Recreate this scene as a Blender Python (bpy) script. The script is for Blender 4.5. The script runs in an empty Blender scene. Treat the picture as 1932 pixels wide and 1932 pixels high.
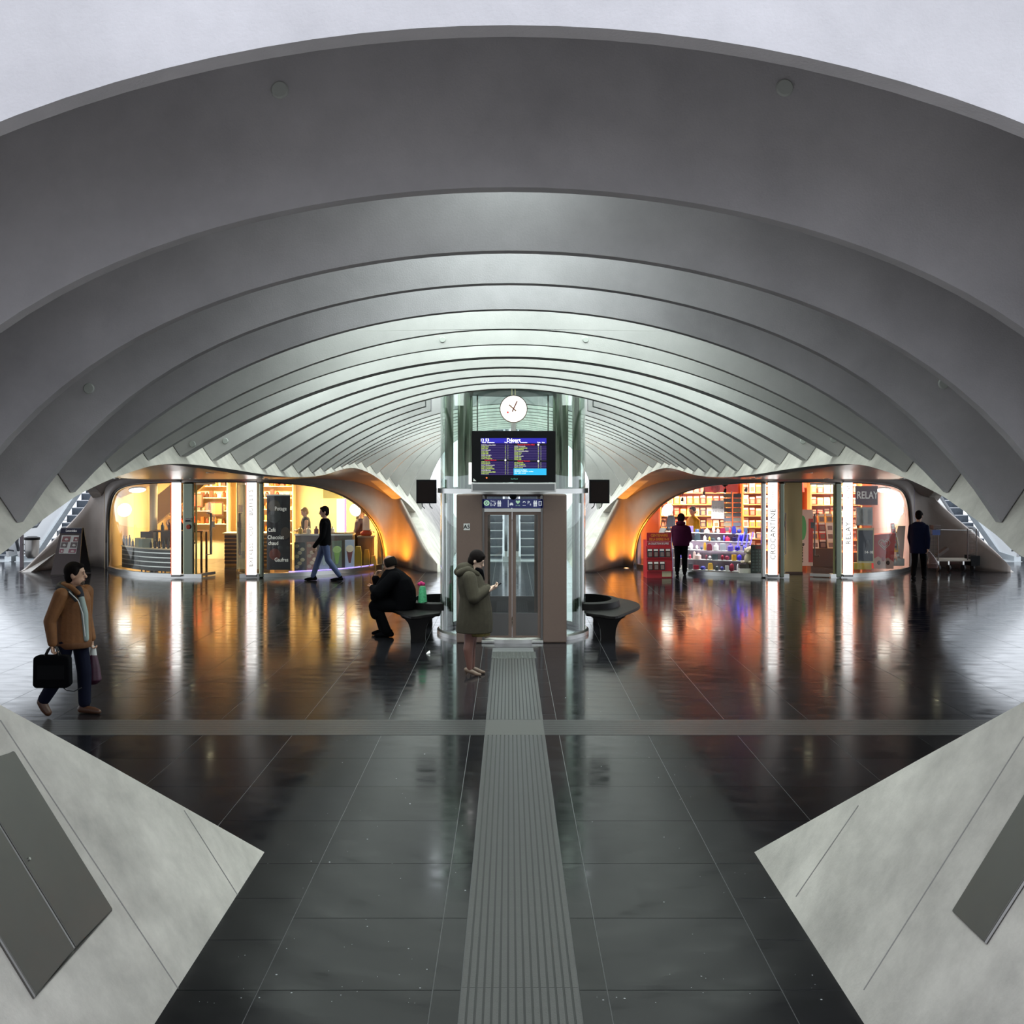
import bpy, bmesh, math, random
import numpy as np
from mathutils import Vector, Matrix, Quaternion
from mathutils.geometry import tessellate_polygon
R = random.Random(7)
PI = math.pi
SC = bpy.context.scene
COL = SC.collection

# ------------------------------------------------------------------ camera, sky, exposure
F, HX, HY, HC = 2050.0, 961.0, 886.0, 2.75      # focal length in pixels of a 1932 px frame, horizon, eye height
cam = bpy.data.cameras.new('camera'); cam_o = bpy.data.objects.new('camera', cam); COL.objects.link(cam_o)
cam.sensor_width = 36.0; cam.sensor_fit = 'HORIZONTAL'; cam.lens = 36.0 * F / 1932
cam.shift_x = (966 - HX) / 1932; cam.shift_y = (HY - 966) / 1932
cam.clip_start = 0.05; cam.clip_end = 300
cam_o.location = (0, 0, HC); cam_o.rotation_euler = (PI / 2, 0, 0)
SC.camera = cam_o
world = bpy.data.worlds.new('sky'); SC.world = world; world.use_nodes = True
wb = world.node_tree.nodes['Background']; wb.inputs[0].default_value = (0.86, 0.92, 1.0, 1); wb.inputs[1].default_value = 2.0
SC.view_settings.view_transform = 'Standard'; SC.view_settings.look = 'None'
SC.view_settings.exposure = 0.25; SC.view_settings.gamma = 1.0; SC.view_settings.use_curve_mapping = False
SC.cycles.max_bounces = 8; SC.cycles.transparent_max_bounces = 16; SC.cycles.glossy_bounces = 5
SC.cycles.diffuse_bounces = 5; SC.cycles.sample_clamp_indirect = 6.0
SC.cycles.caustics_reflective = False; SC.cycles.caustics_refractive = False
SC.cycles.use_denoising = True

# ------------------------------------------------------------------ materials
MATS = {}
def lin(c):
    return tuple((v / 12.92 if v <= 0.04045 else ((v + 0.055) / 1.055) ** 2.4) for v in c)
def hexc(h):
    return lin(tuple(int(h[i:i + 2], 16) / 255 for i in (0, 2, 4)))
def mat(name, color, rough=0.5, metal=0.0, noise=0.0, nscale=6.0, bump=0.0, bscale=40.0, emit=None, estr=0.0, spec=0.5,
        coat=0.0, rand=0.0, rnoise=0.0, stretch=None, ndetail=4.0):
    if name in MATS: return MATS[name]
    m = bpy.data.materials.new(name); m.use_nodes = True; MATS[name] = m
    nt = m.node_tree; b = nt.nodes['Principled BSDF']; L = nt.links
    if isinstance(color, str): color = hexc(color)
    b.inputs['Base Color'].default_value = (*color, 1); b.inputs['Roughness'].default_value = rough
    b.inputs['Metallic'].default_value = metal; b.inputs['Specular IOR Level'].default_value = spec
    if coat: b.inputs['Coat Weight'].default_value = coat; b.inputs['Coat Roughness'].default_value = 0.05
    if emit is not None:
        if isinstance(emit, str): emit = hexc(emit)
        b.inputs['Emission Color'].default_value = (*emit, 1); b.inputs['Emission Strength'].default_value = estr
    if noise or bump or rand or rnoise:
        tc = nt.nodes.new('ShaderNodeTexCoord'); vec = tc.outputs['Object']
        if stretch:
            mp = nt.nodes.new('ShaderNodeMapping'); mp.inputs['Scale'].default_value = stretch
            L.new(vec, mp.inputs['Vector']); vec = mp.outputs['Vector']
        if noise or rand:
            mx = nt.nodes.new('ShaderNodeHueSaturation'); mx.inputs['Color'].default_value = (*color, 1)
            val = None
            if noise:
                n = nt.nodes.new('ShaderNodeTexNoise'); n.inputs['Scale'].default_value = nscale; n.inputs['Detail'].default_value = ndetail
                n.inputs['Roughness'].default_value = 0.65
                L.new(vec, n.inputs['Vector'])
                mr = nt.nodes.new('ShaderNodeMapRange'); mr.inputs['From Min'].default_value = 0.25; mr.inputs['From Max'].default_value = 0.75
                mr.inputs['To Min'].default_value = 1 - noise; mr.inputs['To Max'].default_value = 1 + noise
                L.new(n.outputs['Fac'], mr.inputs['Value']); val = mr.outputs['Result']
            if rand:
                oi = nt.nodes.new('ShaderNodeObjectInfo'); mr2 = nt.nodes.new('ShaderNodeMapRange')
                mr2.inputs['To Min'].default_value = 1 - rand; mr2.inputs['To Max'].default_value = 1 + rand
                L.new(oi.outputs['Random'], mr2.inputs['Value'])
                if val is None: val = mr2.outputs['Result']
                else:
                    mu = nt.nodes.new('ShaderNodeMath'); mu.operation = 'MULTIPLY'; L.new(val, mu.inputs[0]); L.new(mr2.outputs['Result'], mu.inputs[1]); val = mu.outputs[0]
            L.new(val, mx.inputs['Value']); L.new(mx.outputs['Color'], b.inputs['Base Color'])
        if rnoise:
            n3 = nt.nodes.new('ShaderNodeTexNoise'); n3.inputs['Scale'].default_value = nscale * 0.7; n3.inputs['Detail'].default_value = 5
            L.new(vec, n3.inputs['Vector'])
            mr3 = nt.nodes.new('ShaderNodeMapRange'); mr3.inputs['From Min'].default_value = 0.3; mr3.inputs['From Max'].default_value = 0.7
            mr3.inputs['To Min'].default_value = max(0.02, rough - rnoise); mr3.inputs['To Max'].default_value = rough + rnoise
            L.new(n3.outputs['Fac'], mr3.inputs['Value']); L.new(mr3.outputs['Result'], b.inputs['Roughness'])
        if bump:
            n2 = nt.nodes.new('ShaderNodeTexNoise'); n2.inputs['Scale'].default_value = bscale; n2.inputs['Detail'].default_value = 3
            L.new(vec, n2.inputs['Vector'])
            bp = nt.nodes.new('ShaderNodeBump'); bp.inputs['Strength'].default_value = bump; bp.inputs['Distance'].default_value = 0.01
            L.new(n2.outputs['Fac'], bp.inputs['Height']); L.new(bp.outputs['Normal'], b.inputs['Normal'])
    return m
def glass(name, tint=(0.85, 0.95, 0.9), refl=0.12, rough=0.02):
    """thin architectural glass: mostly clear with a mirror-like surface reflection"""
    if name in MATS: return MATS[name]
    m = bpy.data.materials.new(name); m.use_nodes = True; MATS[name] = m
    nt = m.node_tree; nt.nodes.remove(nt.nodes['Principled BSDF']); out = nt.nodes['Material Output']
    t = nt.nodes.new('ShaderNodeBsdfTransparent'); t.inputs[0].default_value = (*tint, 1)
    g = nt.nodes.new('ShaderNodeBsdfGlossy'); g.inputs['Roughness'].default_value = rough; g.inputs[0].default_value = (1, 1, 1, 1)
    lw = nt.nodes.new('ShaderNodeLayerWeight'); lw.inputs['Blend'].default_value = 0.5      # facing = 1 - |cos|
    pw = nt.nodes.new('ShaderNodeMath'); pw.operation = 'POWER'; pw.inputs[1].default_value = 5.0
    nt.links.new(lw.outputs['Facing'], pw.inputs[0])
    ad = nt.nodes.new('ShaderNodeMath'); ad.operation = 'MULTIPLY_ADD'; ad.inputs[1].default_value = 0.9; ad.inputs[2].default_value = refl; ad.use_clamp = True
    nt.links.new(pw.outputs[0], ad.inputs[0])
    mx = nt.nodes.new('ShaderNodeMixShader')
    nt.links.new(ad.outputs[0], mx.inputs[0]); nt.links.new(t.outputs[0], mx.inputs[1]); nt.links.new(g.outputs[0], mx.inputs[2])
    nt.links.new(mx.outputs[0], out.inputs[0])
    return m
def emat(name, color, strength):
    return mat(name, (0.02, 0.02, 0.02), rough=0.6, emit=color, estr=strength, spec=0.1)

# ------------------------------------------------------------------ mesh helpers
class MB:
    """collects shapes that become ONE mesh object"""
    def __init__(self): self.v = []; self.f = []; self.m = []
    def add(self, verts, faces, mi=0):
        o = len(self.v); self.v += [tuple(p) for p in verts]
        self.f += [tuple(i + o for i in f) for f in faces]; self.m += [mi] * len(faces); return self
    def box(self, x0, x1, y0, y1, z0, z1, mi=0):
        v = [(x, y, z) for z in (z0, z1) for y in (y0, y1) for x in (x0, x1)]
        return self.add(v, [(0, 2, 3, 1), (4, 5, 7, 6), (0, 1, 5, 4), (2, 6, 7, 3), (0, 4, 6, 2), (1, 3, 7, 5)], mi)
    def obox(self, c, ux, uy, uz, mi=0):
        c, ux, uy, uz = (Vector(a) for a in (c, ux, uy, uz))
        v = [c + ux * a + uy * b + uz * d for d in (-1, 1) for b in (-1, 1) for a in (-1, 1)]
        return self.add(v, [(0, 2, 3, 1), (4, 5, 7, 6), (0, 1, 5, 4), (2, 6, 7, 3), (0, 4, 6, 2), (1, 3, 7, 5)], mi)
    def tube(self, pts, rad, n=10, mi=0, closed=False, caps=True):
        pts = [Vector(p) for p in pts]; N = len(pts)
        rads = rad if isinstance(rad, (list, tuple)) else [rad] * N
        rings = []; up = None
        for i, p in enumerate(pts):
            if closed: t = pts[(i + 1) % N] - pts[i - 1]
            else: t = pts[min(i + 1, N - 1)] - pts[max(i - 1, 0)]
            t.normalize()
            if up is None:
                up = Vector((0, 0, 1)) if abs(t.z) < 0.9 else Vector((1, 0, 0))
            up = (up - t * up.dot(t)).normalized(); s = t.cross(up)
            rings.append([p + (up * math.cos(a) + s * math.sin(a)) * rads[i] for a in (2 * PI * k / n for k in range(n))])
        v = [q for r in rings for q in r]; f = []
        for i in range(N if closed else N - 1):
            j = (i + 1) % N
            for k in range(n):
                f.append((i * n + k, i * n + (k + 1) % n, j * n + (k + 1) % n, j * n + k))
        if caps and not closed:
            f.append(tuple(range(n - 1, -1, -1))); f.append(tuple((N - 1) * n + k for k in range(n)))
        return self.add(v, f, mi)
    def lathe(self, c, prof, n=32, mi=0, a0=0.0, a1=2 * PI):
        c = Vector(c); full = abs(a1 - a0 - 2 * PI) < 1e-6; cols = n if full else n + 1
        v = []; f = []
        for (r, z) in prof:
            for k in range(cols):
                a = a0 + (a1 - a0) * k / n; v.append(c + Vector((r * math.cos(a), r * math.sin(a), z)))
        for i in range(len(prof) - 1):
            for k in range(n):
                k2 = (k + 1) % cols
                f.append((i * cols + k, i * cols + k2, (i + 1) * cols + k2, (i + 1) * cols + k))
        return self.add(v, f, mi)
    def prism(self, poly, to3, depth_vec, mi=0):
        """closed polygon [(u,v)] mapped by to3 and extruded along depth_vec"""
        n = len(poly); P = [Vector(to3(*p)) for p in poly]; D = Vector(depth_vec); Q = [p + D for p in P]
        tri = tessellate_polygon([[Vector((p[0], p[1], 0)) for p in poly]])
        f = [tuple(t) for t in tri] + [tuple(i + n for i in reversed(t)) for t in tri]
        f += [(i, (i + 1) % n, (i + 1) % n + n, i + n) for i in range(n)]
        return self.add(P + Q, f, mi)
    def grid(self, rows, mi=0, closed=False):
        nr, nc = len(rows), len(rows[0]); v = [p for r in rows for p in r]; f = []
        for i in range(nr - 1):
            for j in range(nc if closed else nc - 1):
                j2 = (j + 1) % nc
                f.append((i * nc + j, i * nc + j2, (i + 1) * nc + j2, (i + 1) * nc + j))
        return self.add(v, f, mi)
    def ball(self, c, r, n=12, m=8, mi=0, rot=None):
        c = Vector(c); rr = Vector(r) if isinstance(r, (tuple, list, Vector)) else Vector((r, r, r)); rows = []
        for i in range(m + 1):
            th = PI * i / m
            rows.append([Vector((rr.x * math.sin(th) * math.cos(2 * PI * k / n), rr.y * math.sin(th) * math.sin(2 * PI * k / n), rr.z * math.cos(th))) for k in range(n)])
        v = [c + (rot @ p if rot else p) for r_ in rows[1:-1] for p in r_]
        top = c + (rot @ rows[0][0] if rot else rows[0][0]); bot = c + (rot @ rows[-1][0] if rot else rows[-1][0])
        f = []
        for i in range(m - 2):
            for k in range(n): f.append((i * n + k, (i + 1) * n + k, (i + 1) * n + (k + 1) % n, i * n + (k + 1) % n))
        t = len(v); b = t + 1; v += [top, bot]
        for k in range(n):
            f.append((t, k, (k + 1) % n)); f.append((b, (m - 2) * n + (k + 1) % n, (m - 2) * n + k))
        return self.add(v, f, mi)
    def mesh(self, name, mats, smooth=None):
        me = bpy.data.meshes.new(name); me.from_pydata(self.v, [], self.f)
        for m in (mats if isinstance(mats, (list, tuple)) else [mats]): me.materials.append(m)
        if len(set(self.m)) > 1: me.polygons.foreach_set('material_index', self.m)
        bm = bmesh.new(); bm.from_mesh(me); bmesh.ops.recalc_face_normals(bm, faces=bm.faces)
        if smooth is not None:
            for fc in bm.faces: fc.smooth = True
            for e in bm.edges:
                if len(e.link_faces) == 2 and e.calc_face_angle(0) > smooth: e.smooth = False
        bm.to_mesh(me); bm.free(); me.update(); return me
    def build(self, name, mats, parent=None, smooth=None, loc=None, bevel=None, **props):
        o = bpy.data.objects.new(name, self.mesh(name, mats, smooth)); COL.objects.link(o)
        if parent is not None: o.parent = parent
        if loc is not None: o.location = loc
        if bevel:
            b = o.modifiers.new('bevel', 'BEVEL'); b.width = bevel; b.segments = 2; b.limit_method = 'ANGLE'; b.angle_limit = 0.6
        for k, v in props.items(): o[k] = v
        return o
def inst(name, me, parent=None, loc=(0, 0, 0), rot=(0, 0, 0), scale=None, **props):
    o = bpy.data.objects.new(name, me); COL.objects.link(o); o.location = loc; o.rotation_euler = rot
    if scale: o.scale = scale
    if parent is not None: o.parent = parent
    for k, v in props.items(): o[k] = v
    return o
def empty(name, loc=(0, 0, 0), rotz=0.0, **props):
    o = bpy.data.objects.new(name, None); COL.objects.link(o); o.location = loc; o.rotation_euler = (0, 0, rotz)
    o.empty_display_size = 0.1
    for k, v in props.items(): o[k] = v
    return o
def thing(name, label, cat, loc=(0, 0, 0), rotz=0.0, group=None):
    o = empty(name, loc, rotz, label=label, category=cat)
    if group: o['group'] = group
    return o
def tag(o, label, cat, group=None):
    o['label'] = label; o['category'] = cat
    if group: o['group'] = group
    return o
def copy_tree(o, parent=None):
    c = o.copy(); COL.objects.link(c)
    if parent is not None: c.parent = parent
    for ch in [x for x in bpy.data.objects if x.parent == o]: copy_tree(ch, c)
    return c
def text(name, body, size, material, parent, loc, rot=(PI / 2, 0, 0), align='CENTER', depth=0.002, bold=0.0, spacing=1.0, xscale=1.0):
    cu = bpy.data.curves.new(name, 'FONT'); cu.body = body; cu.size = size; cu.align_x = align; cu.align_y = 'CENTER'
    cu.extrude = depth; cu.offset = bold; cu.space_character = spacing; cu.resolution_u = 2
    t = bpy.data.objects.new(name, cu); COL.objects.link(t)
    dg = bpy.context.evaluated_depsgraph_get(); me = bpy.data.meshes.new_from_object(t.evaluated_get(dg))
    bpy.data.objects.remove(t); bpy.data.curves.remove(cu)
    me.name = name; me.materials.clear(); me.materials.append(material)
    o = bpy.data.objects.new(name, me); COL.objects.link(o); o.parent = parent; o.location = loc; o.rotation_euler = rot
    o.scale = (xscale, 1, 1)
    return o
def area(name, loc, rot, size, power, color=(1, 1, 1), sizey=None, spread=None, parent=None):
    l = bpy.data.lights.new(name, 'AREA'); l.energy = power; l.color = color; l.size = size
    if sizey: l.shape = 'RECTANGLE'; l.size_y = sizey
    if spread: l.spread = spread
    o = bpy.data.objects.new(name, l); COL.objects.link(o); o.location = loc; o.rotation_euler = rot
    if parent is not None: o.parent = parent
    return o
def spot(name, loc, target, power, color, angle=1.2, blend=0.6, radius=0.04, parent=None):
    l = bpy.data.lights.new(name, 'SPOT'); l.energy = power; l.color = color; l.spot_size = angle; l.spot_blend = blend; l.shadow_soft_size = radius
    o = bpy.data.objects.new(name, l); COL.objects.link(o); o.location = loc
    o.rotation_euler = (Vector(target) - Vector(loc)).to_track_quat('-Z', 'Y').to_euler()
    if parent is not None: o.parent = parent
    return o
def point(name, loc, power, color, radius=0.1, parent=None):
    l = bpy.data.lights.new(name, 'POINT'); l.energy = power; l.color = color; l.shadow_soft_size = radius
    o = bpy.data.objects.new(name, l); COL.objects.link(o); o.location = loc
    if parent is not None: o.parent = parent
    return o
def interp(tab, x):
    if x <= tab[0][0]: return tab[0][1]
    for (a, va), (b, vb) in zip(tab, tab[1:]):
        if x <= b:
            t = (x - a) / (b - a); return va + (vb - va) * t
    return tab[-1][1]
def smooth_curve(pts, n=6):
    """Catmull-Rom through the points"""
    P = [Vector(p) for p in pts]; out = []
    for i in range(len(P) - 1):
        p0 = P[max(i - 1, 0)]; p1 = P[i]; p2 = P[i + 1]; p3 = P[min(i + 2, len(P) - 1)]
        for k in range(n):
            t = k / n
            out.append(0.5 * ((2 * p1) + (p2 - p0) * t + (2 * p0 - 5 * p1 + 4 * p2 - p3) * t * t + (3 * p1 - p0 - 3 * p2 + p3) * t ** 3))
    out.append(P[-1]); return out

M_CONC = mat('cast_concrete', (0.44, 0.435, 0.43), 0.75, noise=0.16, nscale=1.3, bump=0.12, bscale=70, ndetail=8)
M_PIER = mat('pier_concrete', (0.56, 0.53, 0.49), 0.7, noise=0.34, nscale=1.9, bump=0.25, bscale=60, ndetail=9)
M_SHELL = mat('shell_concrete', (0.30, 0.255, 0.225), 0.5, noise=0.12, nscale=1.5, bump=0.05, bscale=60, spec=0.4)
M_STEEL = mat('brushed_steel', (0.55, 0.55, 0.53), 0.28, 1.0)
M_DSTEEL = mat('dark_steel', (0.16, 0.155, 0.15), 0.32, 1.0)
M_GREENST = mat('greenish_steel', (0.13, 0.15, 0.115), 0.25, 0.9)
M_BLACK = mat('black_plastic', (0.006, 0.006, 0.007), 0.45, spec=0.12)
M_RUBBER = mat('black_rubber', (0.02, 0.02, 0.022), 0.5)
M_WHITE = mat('white_paint', (0.75, 0.75, 0.74), 0.5)
M_BROWN = mat('brown_lacquered_metal', (0.165, 0.112, 0.093), 0.42, 0.1, noise=0.05, nscale=40)
M_GLASS = glass('clear_glass', (0.95, 0.975, 0.97), 0.05)
M_LIFTGL = glass('lift_glass', (0.91, 0.96, 0.938), 0.05)

# ------------------------------------------------------------------ the barrel: side walls, ribs, ceiling
S0, SK = 1.76, 0.67                                # leaning side wall: |x| = S0 + SK*z
LIP = [(6.92, 2.21), (7.4, 2.31), (8.33, 2.478), (8.79, 2.553), (9.63, 2.66), (10.5, 2.745), (11.28, 2.80), (12.4, 2.81), (14.07, 2.755),
       (15.75, 2.68), (17.95, 2.625), (20.4, 2.64), (22.8, 2.73), (24.4, 2.78), (26.0, 2.77), (27.7, 2.64), (29.2, 2.39), (30.6, 2.02)]
NEAR_EDGE = [(7.81, 0.0), (7.16, 0.5), (6.51, 1.0), (5.87, 1.48), (5.55, 1.75), (5.5, 1.93), (5.75, 2.06), (6.2, 2.13)]
FAR_EDGE = [(31.6, 1.72), (32.05, 1.5), (31.95, 1.35), (31.05, 0.95), (30.2, 0.52), (29.15, 0.0)]
lip_line = [tuple(p)[:2] for p in smooth_curve([(a, b, 0) for a, b in [NEAR_EDGE[-1]] + LIP + FAR_EDGE[:2]], 4)]
outline = NEAR_EDGE[:-1] + lip_line + FAR_EDGE[2:]
WTOP = 3.4
wall_poly = [(-9.0, 0.0)] + outline + [(46.0, 0.0), (46.0, WTOP), (-9.0, WTOP)]
def side_wall(name, sgn, cx):
    mb = MB()
    mb.prism(wall_poly, lambda y, z: (cx + sgn * (S0 + SK * z), y, z), (sgn * 0.30, 0, 0))
    o = mb.build(name, M_PIER, kind='structure', bevel=0.03); return o
wall_l = side_wall('wall_left', -1, 0.0)
wall_r = side_wall('wall_right', 1, 0.0)
wall_nr = side_wall('wall_neighbour_right', -1, 15.3)
wall_nl = side_wall('wall_neighbour_left', 1, -14.9)

RIBS = [3.3, 5.0, 6.2] + [7.4 + 1.2 * k for k in range(9)] + [18.3 + 1.3 * k for k in range(13)]
CROWN = [4.10, 4.05, 4.0] + [4.02] * 22
FOOT = [(3.3, 2.3), (6.2, 2.32), (7.4, 2.39), (8.6, 2.57), (9.8, 2.73), (11, 2.85), (12.2, 2.9), (13.4, 2.865), (14.6, 2.82), (15.8, 2.76), (17, 2.73),
        (18.3, 2.70), (19.6, 2.70), (20.9, 2.72), (22.2, 2.76), (23.5, 2.81), (24.8, 2.86), (26.1, 2.88), (27.4, 2.80), (28.7, 2.64),
        (30, 2.46), (31.3, 2.25), (32.6, 1.95), (33.9, 1.5)]
def rib_shape(y, zc):
    zf = interp(FOOT, y); xf = S0 + SK * zf - 0.01; D = zc - zf
    c0 = min(0.12 if y < 4 else 0.10, D / xf ** 2); k6 = (D - c0 * xf ** 2) / xf ** 6
    return xf, zf, (lambda x: zc - c0 * x * x - k6 * x ** 6)
def ceil_z(x, xf, zf, y):
    xw, zw = S0 + SK * WTOP, WTOP
    return 4.85 - (4.85 - zw) * (abs(x) / xw) ** 2.2
ceiling = empty('ceiling', (0, 0, 0), kind='structure')
M_RIBN = mat('rib_concrete', (0.42, 0.405, 0.425), 0.8, noise=0.22, nscale=1.1, bump=0.15, bscale=90, ndetail=9)
for i, (y, zc) in enumerate(zip(RIBS, CROWN)):
    xf, zf, fz = rib_shape(y, zc); t = 0.09 if y < 11.5 else 0.26
    n = 44
    gap = 1.42 if 17.2 < y < 20 else 0.0
    spans = [(-xf, xf)] if not gap else [(-xf, -gap), (gap, xf)]
    mb = MB()
    for a, b in spans:
        xs = [a + (b - a) * k / n for k in range(n + 1)]
        low = [(x, fz(x)) for x in xs]
        hi = []
        end = 0.33 if y > 10.5 else 0.5
        top0 = 3.6 if y > 3.5 else 6.0
        for x in reversed(xs):
            hi.append((x, max(fz(x) + 0.12, ceil_z(x, xf, zf, y) + 0.02) if y > 3.5 else 7.0))
        poly = low
        if abs(b - xf) < 1e-6: poly = poly + [(S0 + SK * (WTOP if y > 3.5 else 7.0) - 0.01, WTOP if y > 3.5 else 7.0)]
        poly = poly + hi
        if abs(a + xf) < 1e-6: poly = poly + [(-(S0 + SK * (WTOP if y > 3.5 else 7.0)) + 0.01, WTOP if y > 3.5 else 7.0)]
        mb.prism(poly, lambda x, z: (x, y, z), (0, t, 0))
    mb.build('rib', M_RIBN if y < 9 else M_CONC, ceiling, smooth=0.5, bevel=0.012 if y < 12 else None)
# round cover plates on the rib faces
M_DISC = mat('disc_cover', (0.42, 0.44, 0.42), 0.5)
dm = MB(); dm.lathe((0, 0, 0), [(0.0, 0.02), (0.062, 0.02), (0.07, 0.012), (0.075, 0.0)], 20)
dme = dm.mesh('cover_disc', M_DISC, 0.6)
for (px, py, ri, sc) in ((528, 170, 1, 0.55), (1480, 166, 1, 0.55), (643, 488, 3, 0.5), (1393, 484, 3, 0.5), (168, 733, 3, 0.5), (1780, 724, 3, 0.5),
                         (835, 641, 6, 0.42), (1105, 641, 6, 0.42), (363, 838, 7, 0.5), (425, 832, 8, 0.5), (1515, 832, 8, 0.5), (1573, 829, 7, 0.5)):
    d = RIBS[ri]; inst('cover_disc', dme, ceiling, ((px - HX) / F * d, d - 0.001, HC - (py - HY) / F * d), (PI / 2, 0, 0), (sc, sc, sc))
# vault skin above the ribs, one bay at a time; glowing panes stand in for daylight through glass blocks
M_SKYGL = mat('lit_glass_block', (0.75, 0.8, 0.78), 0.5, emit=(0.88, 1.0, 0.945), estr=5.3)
for i in range(0, len(RIBS) - 1):
    y0, y1 = RIBS[i], RIBS[i + 1]
    rows = []
    for y in (y0 + 0.02, y1 + 0.02):
        xw = S0 + SK * WTOP
        rows.append([(x, y, ceil_z(x, 0, 0, y)) for x in (-xw + 2 * xw * k / 32 for k in range(33))])
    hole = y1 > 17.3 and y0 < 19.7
    g = {0: 0, 1: 1, 2: 3, 3: 4, 4: 7, 5: 8, 6: 10}.get(i, 13)         # half width of the glowing strip in 32nds of the bay, sized to grade rib brightness
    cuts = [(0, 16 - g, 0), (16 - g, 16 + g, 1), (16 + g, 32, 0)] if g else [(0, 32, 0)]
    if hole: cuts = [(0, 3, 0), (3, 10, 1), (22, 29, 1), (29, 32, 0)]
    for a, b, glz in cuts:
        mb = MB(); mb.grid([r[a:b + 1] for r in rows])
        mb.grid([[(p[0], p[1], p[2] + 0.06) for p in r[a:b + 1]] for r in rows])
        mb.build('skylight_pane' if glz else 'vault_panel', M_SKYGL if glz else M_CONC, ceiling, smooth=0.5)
# ------------------------------------------------------------------ under-track shell: soffit and curved shop-front wall, both sides
PITCH = 15.36
PLAN = [(1.95, 29.2), (2.26, 29.27), (2.7, 30.3), (3.1, 31.0), (3.4, 31.0), (3.62, 30.5), (3.85, 29.8), (4.3, 29.05), (5.0, 28.35), (5.9, 27.9), (6.8, 27.66),
        (7.7, 27.6), (8.5, 27.68), (9.5, 28.1), (10.4, 28.95), (11.0, 29.85), (11.3, 30.5), (11.7, 30.9), (12.2, 30.75), (13.1, 29.27), (13.4, 29.2)]
plan_s = smooth_curve([(a, b, 0) for a, b in PLAN], 6)
def plan_y(x):
    for a, b in zip(plan_s, plan_s[1:]):
        if a.x <= x <= b.x and b.x > a.x: return a.y + (b.y - a.y) * (x - a.x) / (b.x - a.x)
    return 29.2
EYE = [(3.56, 0.06), (3.57, 0.55), (3.69, 1.12), (3.95, 1.62), (4.33, 2.0), (4.85, 2.26), (5.5, 2.39), (6.8, 2.45), (8.5, 2.44), (9.6, 2.39), (10.25, 2.28),
       (10.65, 2.08), (10.9, 1.72), (11.03, 1.1), (11.05, 0.06)]
eye_s = smooth_curve([(a, b, 0) for a, b in EYE], 5)
def eye_top(x):
    best = 0.0
    for a, b in zip(eye_s, eye_s[1:]):
        lo, hi = sorted((a.x, b.x))
        if lo <= x <= hi and hi - lo > 1e-6:
            t = (x - a.x) / (b.x - a.x); best = max(best, a.y + (b.y - a.y) * t)
    return best
SOFF = [(6.2, 2.74), (16, 2.74), (20, 2.70), (24, 2.60), (27, 2.50), (29, 2.46), (31.5, 2.42)]
lipz = lambda y: interp(LIP + FAR_EDGE[:1], y) if y > 6.92 else 2.21
def shell(name, sg):
    PITCH = 15.3 if sg > 0 else 14.9
    root = empty(name, (0, 0, 0), kind='structure')
    xs = sorted(set([1.95 + (13.4 - 1.95) * k / 110 for k in range(111)] + [3.565, 3.6, 3.64, 11.0, 11.03, 11.045]))
    mb = MB()
    for x0, x1 in zip(xs, xs[1:]):
        e0, e1 = eye_top(x0 + 1e-5), eye_top(x1 - 1e-5)
        y0, y1 = plan_y(x0), plan_y(x1)
        b0 = e0 if e0 > 0.06 else 0.0; b1 = e1 if e1 > 0.06 else 0.0
        cap = lambda x: max(0.0, min(3.2, (x - 1.80) / SK, (13.5 - x) / 0.73 if sg > 0 else (13.12 - x) / 0.62))     # the leaning leg cuts the wall off
        t0, t1 = cap(x0), cap(x1)
        if t0 <= b0 and t1 <= b1: continue
        zs0 = [b0 + (t0 - b0) * k / 6 for k in range(7)]; zs1 = [b1 + (t1 - b1) * k / 6 for k in range(7)]
        mb.grid([[(sg * x0, y0, a), (sg * x1, y1, b)] for a, b in zip(zs0, zs1)])
    bm = bmesh.new(); me = mb.mesh('front_wall', M_SHELL); bm.from_mesh(me); bmesh.ops.remove_doubles(bm, verts=bm.verts, dist=0.0005)
    for f in bm.faces: f.smooth = True
    bm.to_mesh(me); bm.free()
    o = inst('front_wall', me, root); so = o.modifiers.new('s', 'SOLIDIFY'); so.thickness = 0.08; so.offset = -1.0 if sg > 0 else -1.0
    # soffit
    mb = MB(); rows = []
    ys = [6.3 + (31.4 - 6.3) * k / 60 for k in range(61)]
    for y in ys:
        l = lipz(y); xl = S0 + SK * l + 0.05; row = []
        for k in range(41):
            u = k / 40; x = xl + (PITCH - 2 * xl) * u; w = min(u, 1 - u) * (PITCH - 2 * xl) / 2.2; w = min(1, w); w = w * w * (3 - 2 * w)
            row.append((sg * x, y, l + 0.012 + (interp(SOFF, y) - l) * w))
        rows.append(row)
    mb.grid(rows); mb.grid([[(p[0], p[1], p[2] + 0.05) for p in r] for r in rows])
    mb.build('soffit', M_SOFFIT, root, smooth=0.8)
    # closing slab over the tracks so that no sky leaks in
    mb = MB(); mb.box(sg * 4.1, sg * (PITCH - 4.1), 4.0, 34.5, 3.3, 3.4); mb.build('track_slab', M_CONC, root)
    # eye-shaped steel rim around the glazing
    mb = MB(); mb.tube([(sg * p.x, plan_y(p.x) - 0.02, p.y) for p in eye_s], 0.035, 8)
    mb.build('eye_rim', M_DSTEEL, root, smooth=1.0)
    return root
M_SOFFIT = mat('polished_soffit', (0.26, 0.215, 0.19), 0.28, noise=0.1, nscale=2, spec=0.5)
shell_r = shell('wall_shop_right', 1)
shell_l = shell('wall_shop_left', -1)
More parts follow.
